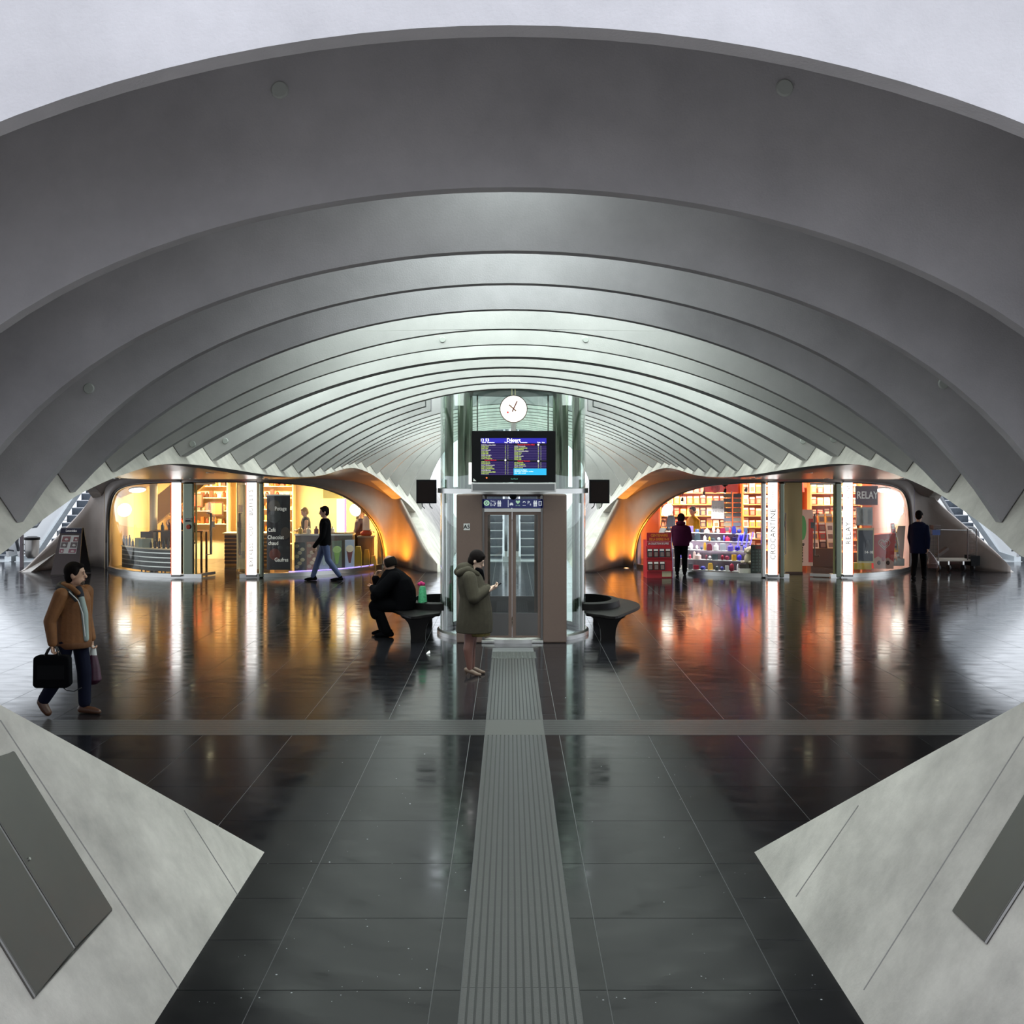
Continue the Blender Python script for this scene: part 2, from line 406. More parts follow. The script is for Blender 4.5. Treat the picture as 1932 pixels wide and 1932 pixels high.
# roofs of the neighbouring barrels
for cx, nm in ((15.3, 'ceiling_neighbour_right'), (-14.9, 'ceiling_neighbour_left')):
    mb = MB(); rows = []
    for y in (5.0, 27.0):
        rows.append([(cx + x, y, ceil_z(x, 0, 0, y)) for x in (-4.04 + 8.08 * k / 20 for k in range(21))])
    mb.grid(rows); mb.build(nm, M_CONC, kind='structure', smooth=0.8)

# stairs on which the viewer stands
stairs = empty('floor_stairs', (0, 0, 0), kind='structure'); st_me = MB().box(-1.7, 1.7, -0.31, 0.0, -0.34, 0.0).mesh('stair_step', mat('stair_stone', (0.52, 0.51, 0.50), 0.6, noise=0.1))
for k in range(18): inst('stair_step', st_me, stairs, (0, 1.95 - 0.30 * k, 0.17 * (k + 1)))
# ------------------------------------------------------------------ floor: slab, slate tiles, tactile strips
floor = MB().box(-34, 34, -8, 60, -0.30, -0.003).build('floor', mat('floor_joint', (0.13, 0.13, 0.135), 0.6), kind='structure')
M_SLATE = mat('polished_bluestone', (0.0105, 0.0102, 0.0125), 0.13, noise=0.3, nscale=3.5, rand=0.3, rnoise=0.06, bump=0.012, bscale=9, spec=0.24, stretch=(1, 2.2, 1), ndetail=9)
TW = 0.922; TX0 = 0.056 - TW / 2; G = 0.0025
cells = []
for k in range(-36, 37):
    xa = TX0 + k * TW; xb = xa + TW
    side_col = k in (-2, -3, 2, 3)
    y = -2.0 + (0.0 if not side_col else 0.1)
    yy = 5.74 - 12 * TW; row = []
    while yy < 58:
        h = TW * (2 / 3) if (side_col and yy < 7.4) else TW
        row.append((yy, yy + h)); yy += h
    for (a, b) in row:
        if b < -7: continue
        parts = [(xa, xb)]
        if k == 0 and a < 15.9: parts = [(xa, -0.255), (0.367, xb)]
        for (p, q) in parts:
            # the cross strip interrupts the tiles
            segs = [(a, b)]
            if a < 11.94 and b > 11.25 and abs((p + q) / 2) < 10.5:
                segs = [s for s in ((a, min(b, 11.25)), (max(a, 11.94), b)) if s[1] - s[0] > 0.03]
            for (s0, s1) in segs: cells.append((p, q, s0, s1))
def seen(c):
    x, y = (c[0] + c[1]) / 2, (c[2] + c[3]) / 2
    if y < 5.2: return 0
    px = HX + x / y * F; py = HY + HC / y * F
    if not (-60 < px < 1990 and py < 2000): return 0
    if y < 8.2 and abs(x) > 1.9: return 0
    return (c[1] - c[0]) * (c[3] - c[2]) / y ** 3
cells.sort(key=seen, reverse=True)
tile_cache = {}
far_tiles = MB()
for i, (xa, xb, ya, yb) in enumerate(cells):
    w, h = xb - xa - 2 * G, yb - ya - 2 * G
    if i < 290:
        key = (round(w, 3), round(h, 3))
        if key not in tile_cache: tile_cache[key] = MB().box(-w / 2, w / 2, -h / 2, h / 2, -0.02, 0).mesh('tile', M_SLATE)
        inst('tile', tile_cache[key], floor, ((xa + xb) / 2, (ya + yb) / 2, 0))
    else:
        far_tiles.add([(xa + G, ya + G, 0), (xb - G, ya + G, 0), (xb - G, yb - G, 0), (xa + G, yb - G, 0)], [(0, 1, 2, 3)])
far_tiles.build('distant_tiles', M_SLATE, floor, kind='stuff')
M_TACT = mat('tactile_stone', (0.062, 0.06, 0.06), 0.30, noise=0.15, nscale=9, bump=0.1, bscale=120)
M_TACTD = mat('tactile_groove', (0.02, 0.02, 0.021), 0.5, noise=0.2, nscale=12)
tact = MB().box(-0.253, 0.365, -6, 15.8, -0.02, -0.0015).build('tactile_base', M_TACTD, floor)
nb = 15; bw = 0.618 / (nb + (nb - 1) * 0.42); bars = MB()
for (ya, yb, nm) in ((-6.0, 11.25, 0), (11.94, 15.8, 1)):
    segs = [(ya, 5.76), (5.763, 11.25)] if nm == 0 else [(ya, yb)]
    for (p, q) in segs:
        me = MB().box(-bw / 2, bw / 2, 0, q - p, -0.01, 0.003).mesh('tactile_bar', M_TACT)
        for b in range(nb): inst('tactile_bar', me, floor, (-0.253 + bw / 2 + b * bw * 1.42, p, 0))
MB().box(-0.253, 0.365, 11.25, 11.94, -0.01, 0.002).build('tactile_crossing_plate', mat('crossing_plate', (0.06, 0.058, 0.056), 0.5, noise=0.2, nscale=60), floor)
cr = MB()
for k in range(22):
    y = 11.255 + k * 0.0313
    for (p, q) in ((-10.5, -0.257), (0.369, 10.5)): cr.box(p, q, y, y + 0.02, -0.01, 0.003)
cr.build('tactile_cross_bars', M_TACT, floor, kind='stuff')
MB().box(-10.5, 10.5, 11.25, 11.94, -0.011, -0.0015).build('tactile_cross_base', M_TACTD, floor)
wp = MB().box(-0.262, 0.395, 15.82, 16.4, -0.01, 0.002)
for a in range(11):
    for b in range(8):
        wp.lathe((-0.232 + a * 0.0597, 15.86 + b * 0.072, 0.002), [(0.018, 0), (0.012, 0.005), (0.0, 0.006)], 8)
wp.build('warning_pad', mat('warning_pad', (0.05, 0.052, 0.05), 0.6, noise=0.2, nscale=50), floor)
# gum spots and scraps on the tiles
gm = mat('dried_spots', (0.45, 0.46, 0.48), 0.6)
sp = MB()
for k in range(170):
    x = R.uniform(-1.7, 1.7); y = 5.6 + 9.5 * R.random() ** 1.8
    if -0.27 < x < 0.39: continue
    r = 0.002 + 0.006 * R.random() ** 3
    sp.lathe((x, y, 0.0004), [(r, 0), (r * 0.6, 0.0006), (0, 0.0008)], 6)
sp.build('dried_spots', gm, floor, kind='stuff')

# ------------------------------------------------------------------ metal doors in the near leaning walls
M_PANEL = mat('grey_lacquered_door', (0.115, 0.112, 0.10), 0.38, 0.35, noise=0.06, nscale=3)
def wall_pt(sg, y, z, off=0.0):
    n = Vector((-sg, 0, SK)).normalized()
    return Vector((sg * (S0 + SK * z), y, z)) + n * off
def on_wall(sg, px, py):
    a = sg * (px - HX) / F; b = (py - HY) / F
    d = (S0 + SK * HC) / (a + SK * b); return d, HC - b * d
def door_panel(name, sg, quad, parent):
    pts = [on_wall(sg, *q) for q in quad]
    mb = MB(); P = [wall_pt(sg, y, z, 0.002) for y, z in pts]; Q = [wall_pt(sg, y, z, 0.02) for y, z in pts]
    mb.add(P + Q, [(0, 1, 2, 3), (7, 6, 5, 4), (0, 4, 5, 1), (1, 5, 6, 2), (2, 6, 7, 3), (3, 7, 4, 0)])
    return mb.build(name, M_PANEL, parent, bevel=0.004)
for sg, nm, quads in ((-1, 'door_1', [[(22, 1421), (207, 1719), (138, 1790), (-70, 1450)], [(-74, 1454), (134, 1794), (62, 1882), (-160, 1520)]]),
                      (1, 'door_2', [[(1802, 1722), (1990, 1418), (2070, 1455), (1862, 1780)]])):
    root = empty(nm, (0, 0, 0), kind='structure')
    for q in quads: door_panel('door_leaf', sg, q, root)
    fr = MB(); allq = [on_wall(sg, *p) for q in quads for p in q]
    ys = [a[0] for a in allq]; zs = [a[1] for a in allq]
    loop = quads[0] if len(quads) == 1 else [quads[0][0], quads[0][1], quads[1][2], quads[1][3]]
    fr.tube([wall_pt(sg, *on_wall(sg, *p), 0.004) for p in loop], 0.010, 6, closed=True)
    fr.build('door_frame', M_DSTEEL, root)
    if sg < 0:
        l = MB(); l.tube([wall_pt(sg, *on_wall(sg, 47, 1626), 0.0), wall_pt(sg, *on_wall(sg, 47, 1626), 0.03)], 0.008, 10)
        l.build('door_lock', M_STEEL, root, smooth=0.8)
        sm = MB(); sm.tube([wall_pt(sg, *on_wall(sg, -72, 1452), 0.012), wall_pt(sg, *on_wall(sg, 136, 1792), 0.012)], 0.006, 6)
        sm.build('door_seam', M_STEEL, root)
# casting seams of the piers
for sg, lines, wl in ((-1, [((347, 1529), (448, 1689)), ((0, 1359), (338, 1869))], wall_l), (1, [((1620, 1520), (1502, 1692)), ((1932, 1390), (1630, 1868))], wall_r)):
    for a, b in lines:
        mb = MB(); mb.tube([wall_pt(sg, *on_wall(sg, *a), 0.001), wall_pt(sg, *on_wall(sg, *b), 0.001)], 0.004, 5)
        mb.build('casting_seam', mat('seam_grey', (0.30, 0.29, 0.28), 0.8), wl)  # thin seam line, plain grey darker than the pier concrete

# ------------------------------------------------------------------ the glass lift
LY, LR = 18.45, 1.23
lift = thing('glass_lift', 'round glass lift shaft with brown metal door portal in the middle of the hall', 'lift', (0.06, LY, 0))
def L(name, mb, m, parent=None, smooth=None, bevel=None): return mb.build(name, m, parent or lift, smooth, bevel=bevel)
L('base_ring', MB().lathe((0, 0, 0), [(1.20, 0.0), (1.285, 0.0), (1.285, 0.06), (1.25, 0.085), (1.20, 0.085)], 64), M_STEEL, smooth=0.5)
A_F = math.asin(0.875 / LR)               # half angle of the door portal
def arc_panel(r, z0, z1, a0, a1, n=24, t=0.015):
    mb = MB(); rows = []
    for rr in (r, r - t):
        rows.append([[(rr * math.cos(a0 + (a1 - a0) * k / n), rr * math.sin(a0 + (a1 - a0) * k / n), z) for k in range(n + 1)] for z in (z0, z1)])
    o = rows[0]; i = rows[1]
    mb.grid(o); mb.grid(i); mb.grid([o[0], i[0]]); mb.grid([o[1], i[1]])
    mb.grid([[o[0][0], o[1][0]], [i[0][0], i[1][0]]]); mb.grid([[o[0][-1], o[1][-1]], [i[0][-1], i[1][-1]]])
    return mb
fr, bk = -PI / 2, PI / 2
for (a0, a1) in ((fr + A_F, bk - A_F), (bk + A_F, fr + 2 * PI - A_F)):
    n = 3
    for k in range(n):
        s = (a1 - a0) / n
        L('glass_panel', arc_panel(LR, 0.085, 2.36, a0 + s * k + 0.004, a0 + s * (k + 1) - 0.004, 10), M_LIFTGL, smooth=0.5)
for k in range(8):
    s = 2 * PI / 8; L('glass_panel', arc_panel(LR, 2.44, 4.75, fr + s * (k - 0.5) + 0.004, fr + s * (k + 0.5) - 0.004, 12), M_LIFTGL, smooth=0.5)
L('ring_band', MB().lathe((0, 0, 0), [(1.20, 2.36), (1.275, 2.36), (1.275, 2.44), (1.20, 2.44), (1.20, 2.36)], 64), M_STEEL, smooth=0.5)
L('top_cap', MB().lathe((0, 0, 0), [(0.0, 4.05), (1.0, 4.05), (1.15, 4.12), (1.2, 4.3), (1.2, 4.7)], 48), mat('lift_cap', (0.16, 0.19, 0.16), 0.4, 0.4), smooth=0.6)
# vertical guide posts inside the shaft
for sx in (-1, 1):
    for (x, y, r) in ((0.80, -0.78, 0.10), (1.10, 0.30, 0.075), (0.80, 0.80, 0.09)):
        L('guide_post', MB().tube([(sx * x, y, 0.085 if y > 0 else 2.44), (sx * x, y, 4.7)], r, 16), M_GREENST, smooth=0.8)
    L('corner_post', MB().tube([(sx * 1.135, -0.40, 0.085), (sx * 1.135, -0.40, 2.4)], 0.045, 14), M_STEEL, smooth=0.8)
    L('door_rail', MB().box(sx * 0.62 - 0.012, sx * 0.62 + 0.012, 0.6, 0.63, 2.5, 4.6), M_GREENST)
# front and rear portal with double doors
def portal(yq, flip):
    po = MB()
    for (x0, x1) in ((-0.90, -0.475), (0.46, 0.85)):
        po.box(x0, x1, yq - 0.03, yq + 0.16, 0.0, 2.36)
    po.box(-0.475, 0.46, yq + 0.02, yq + 0.16, 2.32, 2.36)
    L('portal_frame', po, M_BROWN, bevel=0.02)
    for x in (-0.475, 0.45): L('portal_jamb', MB().box(x - 0.012, x + 0.018, yq - 0.035, yq + 0.12, 0.0, 2.34), M_DSTEEL)
    for (x0, x1) in ((-0.46, -0.018), (-0.010, 0.445)):
        d = MB(); z0, z1, gz0, gz1, st = 0.05, 2.08, 0.47, 2.03, 0.055
        d.box(x0, x0 + st, yq, yq + 0.04, z0, z1); d.box(x1 - st, x1, yq, yq + 0.04, z0, z1)
        d.box(x0 + st, x1 - st, yq, yq + 0.04, gz1, z1); d.box(x0 + st, x1 - st, yq, yq + 0.04, z0, z0 + 0.06)
        leaf = L('door_leaf', d, M_BROWN)
        MB().box(x0 + st, x1 - st, yq + 0.015, yq + 0.025, gz0, gz1).build('door_glass', M_GLASS, leaf)
        MB().box(x0 + st, x1 - st, yq + 0.008, yq + 0.03, z0 + 0.06, gz0).build('kick_panel', M_DSTEEL, leaf)
    L('door_sill', MB().box(-0.5, 0.48, yq - 0.06, yq + 0.1, 0.0, 0.045), M_STEEL, bevel=0.008)
    L('transom', MB().box(-0.47, 0.45, yq - 0.01, yq + 0.06, 2.08, 2.13), M_STEEL)
portal(-1.19, False); portal(1.10, True)
# blue pictogram sign over the doors
M_BLUE = mat('sign_blue', (0.015, 0.018, 0.10), 0.3, emit=(0.02, 0.03, 0.2), estr=0.25)
M_PICTO = mat('sign_white', (0.7, 0.72, 0.75), 0.5, emit=(0.8, 0.85, 0.9), estr=0.45)
M_PICTOG = mat('sign_green', (0.4, 0.65, 0.45), 0.5, emit=(0.5, 0.8, 0.55), estr=0.4)
sign = MB().box(-0.49, 0.475, -1.225, -1.185, 2.14, 2.285).build('pictogram_sign', M_BLUE, lift)
YS = -1.2275
text('arrow_disc', 'O', 0.12, M_PICTOG, sign, (-0.42, YS, 2.215), bold=0.004); text('arrow_left', '<', 0.07, M_PICTOG, sign, (-0.42, YS, 2.215), bold=0.003)
text('platform_number', '1-7', 0.075, M_PICTO, sign, (-0.32, YS, 2.195), bold=0.002); text('platform_word', 'Voies', 0.035, M_PICTO, sign, (-0.32, YS, 2.25))
def person_picto(x, z, m, s=1.0):
    mb = MB(); mb.ball((x, YS, z + 0.034 * s), (0.011 * s, 0.003, 0.011 * s), 8, 6)
    mb.box(x - 0.014 * s, x + 0.014 * s, YS - 0.002, YS + 0.002, z - 0.012 * s, z + 0.02 * s)
    mb.box(x - 0.011 * s, x - 0.002 * s, YS - 0.002, YS + 0.002, z - 0.05 * s, z - 0.012 * s); mb.box(x + 0.002 * s, x + 0.011 * s, YS - 0.002, YS + 0.002, z - 0.05 * s, z - 0.012 * s)
    return mb.build('person_pictogram', m, sign)
person_picto(-0.235, 2.215, M_PICTO); person_picto(-0.205, 2.215, M_PICTO)
MB().box(-0.083, -0.073, YS - 0.002, YS + 0.002, 2.155, 2.27).build('divider', M_PICTO, sign)
c = MB(); c.box(-0.055, 0.0, YS - 0.002, YS + 0.002, 2.19, 2.21); c.box(-0.045, -0.01, YS - 0.002, YS + 0.002, 2.21, 2.225)
for x in (-0.047, -0.008): c.ball((x, YS, 2.188), (0.008, 0.003, 0.008), 8, 6)
c.build('taxi_pictogram', M_PICTO, sign)
h = MB(); hp = [(0, -0.03), (0.03, 0.0), (0.034, 0.018), (0.024, 0.03), (0.008, 0.027), (0, 0.016), (-0.008, 0.027), (-0.024, 0.03), (-0.034, 0.018), (-0.03, 0.0)]
h.prism(hp, lambda u, v: (0.075 + u, YS - 0.002, 2.232 + v), (0, 0.004, 0)); h.build('heart_pictogram', M_PICTOG, sign)
text('heart_caption', 'D A E', 0.028, M_PICTOG, sign, (0.075, YS, 2.18))
b = MB(); b.tube([(0.175 + 0.017 * math.cos(a), YS, 2.225 + 0.022 * math.sin(a)) for a in (PI * k / 8 for k in range(9))], 0.006, 5); b.build('luggage_pictogram', M_PICTO, sign); MB().box(0.15, 0.2, YS - 0.002, YS + 0.002, 2.178, 2.186).build('luggage_rule', M_PICTO, sign)
text('parking_letter', 'P', 0.075, M_PICTO, sign, (0.245, YS, 2.225)); text('parking_number', '8', 0.045, M_PICTO, sign, (0.275, YS, 2.195))
person_picto(0.335, 2.215, M_PICTO); person_picto(0.365, 2.215, M_PICTO)
e = MB(); e.box(0.405, 0.45, YS - 0.002, YS + 0.002, 2.18, 2.188); e.box(0.405, 0.45, YS - 0.002, YS + 0.002, 2.242, 2.25); e.box(0.405, 0.413, YS - 0.002, YS + 0.002, 2.18, 2.25); e.box(0.442, 0.45, YS - 0.002, YS + 0.002, 2.18, 2.25)
e.build('exit_pictogram', M_PICTO, sign)
pl = MB().box(-0.785, -0.685, -1.225, -1.218, 1.79, 1.895).build('number_plate', M_WHITE, lift)
text('number_text', 'A5', 0.085, M_BLACK, pl, (-0.735, -1.2265, 1.842), bold=0.002)
L('light_strip', MB().box(-0.70, -0.645, -1.32, -1.29, 2.52, 2.86), emat('lift_lamp', (1, 0.97, 0.95), 2.5)); L('strip_bracket', MB().box(-0.69, -0.655, -1.29, -1.0, 2.6, 2.64), M_STEEL)
# camera dome under the band
L('camera_dome', MB().ball((0.0, -1.22, 2.33), 0.06, 14, 8), M_BLACK, smooth=1.0)

# ------------------------------------------------------------------ departure board
db = thing('departure_board', 'black wide departure screen mounted on the lift under the round clock', 'screen', (0.066, 16.95, 2.4))
DB = lambda name, mb, m, parent=None, **k: mb.build(name, m, parent or db, **k)
hs = DB('housing', MB().box(-0.655, 0.655, 0.0, 0.12, 0.15, 0.955), M_BLACK, bevel=0.008)
sh = DB('bracket_shelf', MB().box(-0.66, 0.66, 0.0, 0.16, 0.0, 0.145), M_STEEL, bevel=0.006)
DB('shelf_recess', MB().box(-0.64, 0.64, -0.004, 0.01, 0.02, 0.125), mat('grey_mesh', (0.18, 0.18, 0.19), 0.45, 0.5), sh)
DB('mount_arm', MB().box(-0.3, 0.3, 0.12, 0.265, 0.3, 0.7), M_DSTEEL)
scr = DB('screen', MB().box(-0.512, 0.512, -0.003, 0.004, 0.265, 0.84), mat('screen_dark', (0.003, 0.003, 0.01), 0.5, spec=0.05, emit=(0.02, 0.012, 0.075), estr=1.0))
def px_scr(u, v): return (-0.512 + 1.024 * u, 0.84 - 0.575 * v)
def scr_box(name, u0, u1, v0, v1, m, y=-0.0045):
    a, b = px_scr(u0, v0), px_scr(u1, v1)
    return MB().box(a[0], b[0], y, y + 0.0015, b[1], a[1]).build(name, m, scr)
M_HB = emat('screen_blue', (0.02, 0.015, 0.42), 1.0); M_CY = emat('screen_cyan', (0.02, 0.42, 0.75), 1.1)
M_WT = emat('screen_white', (1, 1, 1), 1.6); M_YG = emat('screen_yellowgreen', (0.62, 0.85, 0.10), 1.0); M_RD = emat('screen_red', (0.75, 0.02, 0.06), 1.0)
M_LINE = emat('screen_line', (0.35, 0.28, 0.62), 0.7); M_DK = emat('screen_black', (0.0, 0.0, 0.01), 0.3)
scr_box('header_bar', 0, 1, 0, 0.135, M_HB); scr_box('notice_panel', 0.5, 1, 0.825, 1.0, M_CY)
text('title', 'D\u00e9part', 0.075, M_WT, scr, (0.0, -0.007, px_scr(0, 0.055)[1]), bold=0.0015)
text('clock_time', '12 53', 0.062, M_WT, scr, (px_scr(0.06, 0)[0], -0.007, px_scr(0, 0.055)[1]), bold=0.001)
for u, s in ((0.02, 'Heure'), (0.10, 'Destination'), (0.36, 'Train'), (0.43, 'Voie'), (0.52, 'Heure'), (0.60, 'Destination'), (0.86, 'Train'), (0.93, 'Voie')):
    text('column_head', s, 0.024, M_WT, scr, (px_scr(u, 0)[0], -0.007, px_scr(0, 0.118)[1]), align='LEFT', bold=0.0003)
CITIES = ['Bruxelles-Midi', 'Namur', 'Verviers', 'Liers', 'Welkenraedt', 'Jemelle', 'Ans', 'Oostende', 'Tongeren', 'Hasselt', 'Luxembourg', 'Waremme', 'Huy', 'Marloie', 'Gouvy', 'Vis\u00e9']
def rows_block(u0, v0, v1, n, red_at):
    for k in range(n):
        v = v0 + (v1 - v0) * (k + 0.5) / n; z = px_scr(0, v)[1]
        if k in red_at:
            scr_box('warning_row', u0, u0 + 0.498, v0 + (v1 - v0) * k / n, v0 + (v1 - v0) * (k + 1) / n, M_DK, -0.005)
            text('warning_text', 'Retard ' + CITIES[(k * 5) % 16], 0.03, M_RD, scr, (px_scr(u0 + 0.06, 0)[0], -0.007, z), align='LEFT', bold=0.0004)
            MB().ball((px_scr(u0 + 0.375, 0)[0], -0.006, z), (0.014, 0.003, 0.014), 10, 6).build('delay_dot', M_WT, scr)
            continue
        m = M_YG if (k + int(u0 * 10)) % 3 else emat('screen_pale', (0.75, 0.75, 0.68), 0.9)
        text('train_row', '%02d:%02d %s' % (12 + (53 + 7 * k) // 60 % 12, (53 + 7 * k) % 60, CITIES[(k * 3 + int(u0 * 8)) % 16]), 0.027, m, scr, (px_scr(u0 + 0.005, 0)[0], -0.007, z), align='LEFT', bold=0.0004)
        text('track_number', '%d' % (1 + (k * 4) % 9), 0.027, m, scr, (px_scr(u0 + 0.375, 0)[0], -0.007, z)); text('train_type', 'L', 0.024, m, scr, (px_scr(u0 + 0.415, 0)[0], -0.007, z))
        scr_box('row_rule', u0, u0 + 0.498, v + 0.017, v + 0.0195, M_LINE, -0.005)
rows_block(0.0, 0.165, 0.985, 18, (9,)); rows_block(0.502, 0.155, 0.82, 15, (0, 10))
for k in range(3): text('notice_text', ['Attention au d\u00e9part', 'Mesdames, messieurs, veuillez', 'Info: trafic normal'][k], 0.024, M_WT, scr, (px_scr(0.515, 0)[0], -0.007, px_scr(0, 0.862 + 0.042 * k)[1]), align='LEFT')
text('maker_mark', 'SunTend', 0.03, mat('maker_green', (0.1, 0.4, 0.3), 0.4, emit=(0.15, 0.6, 0.5), estr=0.4), hs, (0.01, -0.002, 0.205))
DB('power_light', MB().ball((-0.42, 0.0, 0.222), (0.010, 0.004, 0.010), 10, 6), emat('red_led', (1, 0.12, 0.03), 4), hs)
tri = MB(); tri.prism([(-0.63, 0.17), (-0.58, 0.17), (-0.625, 0.215)], lambda u, v: (u, -0.003, v), (0, 0.003, 0)); tri.build('corner_sticker', M_WHITE, hs)
# ------------------------------------------------------------------ clock on a post
ck = thing('station_clock', 'round white illuminated clock on a short post above the departure board', 'clock', (0.066, 17.02, 3.355))
MB().tube([(0, 0.06, 0.0), (0, 0.06, 0.16)], 0.042, 16).build('post', M_STEEL, ck, smooth=0.8)
for x in (-0.025, 0.025): MB().tube([(x, 0.06, 0.53), (x, 0.06, 0.75)], 0.006, 8).build('hanging_rod', mat('brass_rod', (0.7, 0.65, 0.4), 0.3, 1.0), ck)
CZ = 0.345
rim = MB(); rim.lathe((0, 0, 0), [(0.205, -0.065), (0.217, -0.07), (0.217, 0.06), (0.2, 0.065), (0, 0.065)], 48)
r_o = rim.build('rim', mat('dark_bronze', (0.06, 0.035, 0.02), 0.4, 0.5), ck, smooth=0.6); r_o.location = (0, 0.0, CZ); r_o.rotation_euler = (-PI / 2, 0, 0); r_o.location = (0, 0.03, CZ)
fc = MB(); fc.lathe((0, 0, 0), [(0, 0), (0.207, 0)], 48); f_o = fc.build('face', emat('clock_face', (1.0, 0.97, 0.9), 1.5), ck); f_o.location = (0, -0.032, CZ); f_o.rotation_euler = (PI / 2, 0, 0)
M_HAND = mat('dark_red_hand', (0.10, 0.012, 0.005), 0.5)
def hand(name, ang, a, b, w, m, y):
    d = Vector((math.sin(ang), 0, math.cos(ang))); s = Vector((math.cos(ang), 0, -math.sin(ang)))
    MB().obox(Vector((0, y, CZ)) + d * (b - a) / 2, s * w, (0, 0.001, 0), d * (a + b) / 2).build(name, m, f_o if False else ck)
hand('minute_hand', math.radians(25), 0.05, 0.135, 0.009, M_HAND, -0.038); hand('hour_hand', math.radians(-48), 0.05, 0.095, 0.009, mat('brown_hand', (0.12, 0.04, 0.005), 0.5), -0.036)
MB().ball((-0.09, -0.038, CZ - 0.055), (0.015, 0.003, 0.015), 12, 6).build('second_dot', mat('red_dot', (0.8, 0.01, 0.01), 0.5), ck)
for k in range(12):
    a = k * PI / 6; d = Vector((math.sin(a), 0, math.cos(a))); s = Vector((math.cos(a), 0, -math.sin(a)))
    MB().obox(Vector((0, -0.0335, CZ)) + d * 0.175, s * 0.004, (0, 0.0008, 0), d * 0.018).build('hour_mark', mat('faint_mark', (0.75, 0.68, 0.55), 0.5), ck)
# ------------------------------------------------------------------ two dark side monitors
for sx, lb in ((-1, 'dark monitor bracketed on the lift beside the bench with the seated man'), (1, 'dark monitor bracketed on the lift above the empty bench')):
    m = thing('side_monitor', lb, 'monitor', (0.06 + sx * 1.46, 18.35, 2.18), 0.0, 'dark side monitors on the lift')
    MB().box(-0.17, 0.17, -0.03, 0.05, 0.0, 0.40).build('housing', M_BLACK, m, bevel=0.006)
    MB().box(-0.145, 0.145, -0.033, -0.028, 0.03, 0.37).build('screen', mat('off_screen', (0.012, 0.007, 0.006), 0.3, spec=0.1), m)
    MB().box(-sx * 0.17, -sx * 0.13, 0.0, 0.04, 0.18, 0.24).build('bracket', M_STEEL, m)
    for k in (-0.08, 0.05): MB().tube([(k, 0.03, 0.0), (k - sx * 0.01, 0.03, -0.05), (k - sx * 0.05, 0.03, -0.09)], 0.008, 6).build('cable', M_RUBBER, m)
# ------------------------------------------------------------------ benches
M_BENCH = mat('black_cast_bench', (0.007, 0.006, 0.006), 0.45, spec=0.12, noise=0.1, nscale=20)
def bench(sx, label):
    b = thing('bench', label, 'bench', (0.06 + sx * 1.5, 17.6, 0), 0.0, 'cast benches beside the lift')
    ox, oy = 1.5, 17.6
    out = smooth_curve([(x, y, 0) for x, y in ((1.17, 17.42), (1.40, 17.20), (1.60, 17.02), (1.85, 17.55), (2.06, 18.05), (2.16, 18.45), (2.15, 18.85), (2.0, 19.3), (1.75, 19.6), (1.45, 19.7))], 5)
    inner = [(1.28 + 0.40 * math.cos(a), 18.55 + 0.62 * math.sin(a)) for a in (math.radians(100 - 10 * k) for k in range(21))]
    poly = [(p.x, p.y) for p in out] + [(1.28, 19.6)] + inner + [(1.17, 17.8)]
    mb = MB(); mb.prism([(x - ox, y - oy) for x, y in poly], lambda u, v: (sx * u, v, 0.40), (0, 0, 0.05)); mb.build('seat', M_BENCH, b, bevel=0.012)
    mb = MB(); rows = []
    for a in (math.radians(-105 + 10.5 * k) for k in range(21)):
        ring = []
        for (r, z) in ((0.0, 0.44), (0.0, 0.56), (0.13, 0.545), (0.15, 0.44)):
            ring.append((sx * (1.28 + (0.40 + r) * math.cos(a) - ox), 18.55 + (0.62 + r) * math.sin(a) - oy, z))
        rows.append(ring)
    mb.grid(rows, closed=True); mb.add(rows[0], [(0, 1, 2, 3)]); mb.add(rows[-1], [(0, 1, 2, 3)])
    mb.build('back_rim', M_BENCH, b, smooth=0.7)
    for (x, y) in ((1.52, 17.42), (1.55, 19.35)):
        mb = MB(); rows = []
        for z, hx in ((0.0, 0.12), (0.06, 0.115), (0.2, 0.125), (0.3, 0.16), (0.36, 0.21), (0.40, 0.28)):
            rows.append([(sx * (x - ox) + hx * ux, y - oy + 0.07 * uy + 0.0, z) for ux, uy in ((-1, -1), (1, -1), (1, 1), (-1, 1))])
        mb.grid(rows, closed=True); mb.add(rows[0], [(0, 1, 2, 3)]); mb.add(rows[-1], [(0, 1, 2, 3)])
        mb.build('pedestal', M_BENCH, b, bevel=0.01)
    return b
bench(-1, 'black cast bench with curved rim, the seated man in black on it'); bench(1, 'empty black cast bench with curved rim beside the lift')

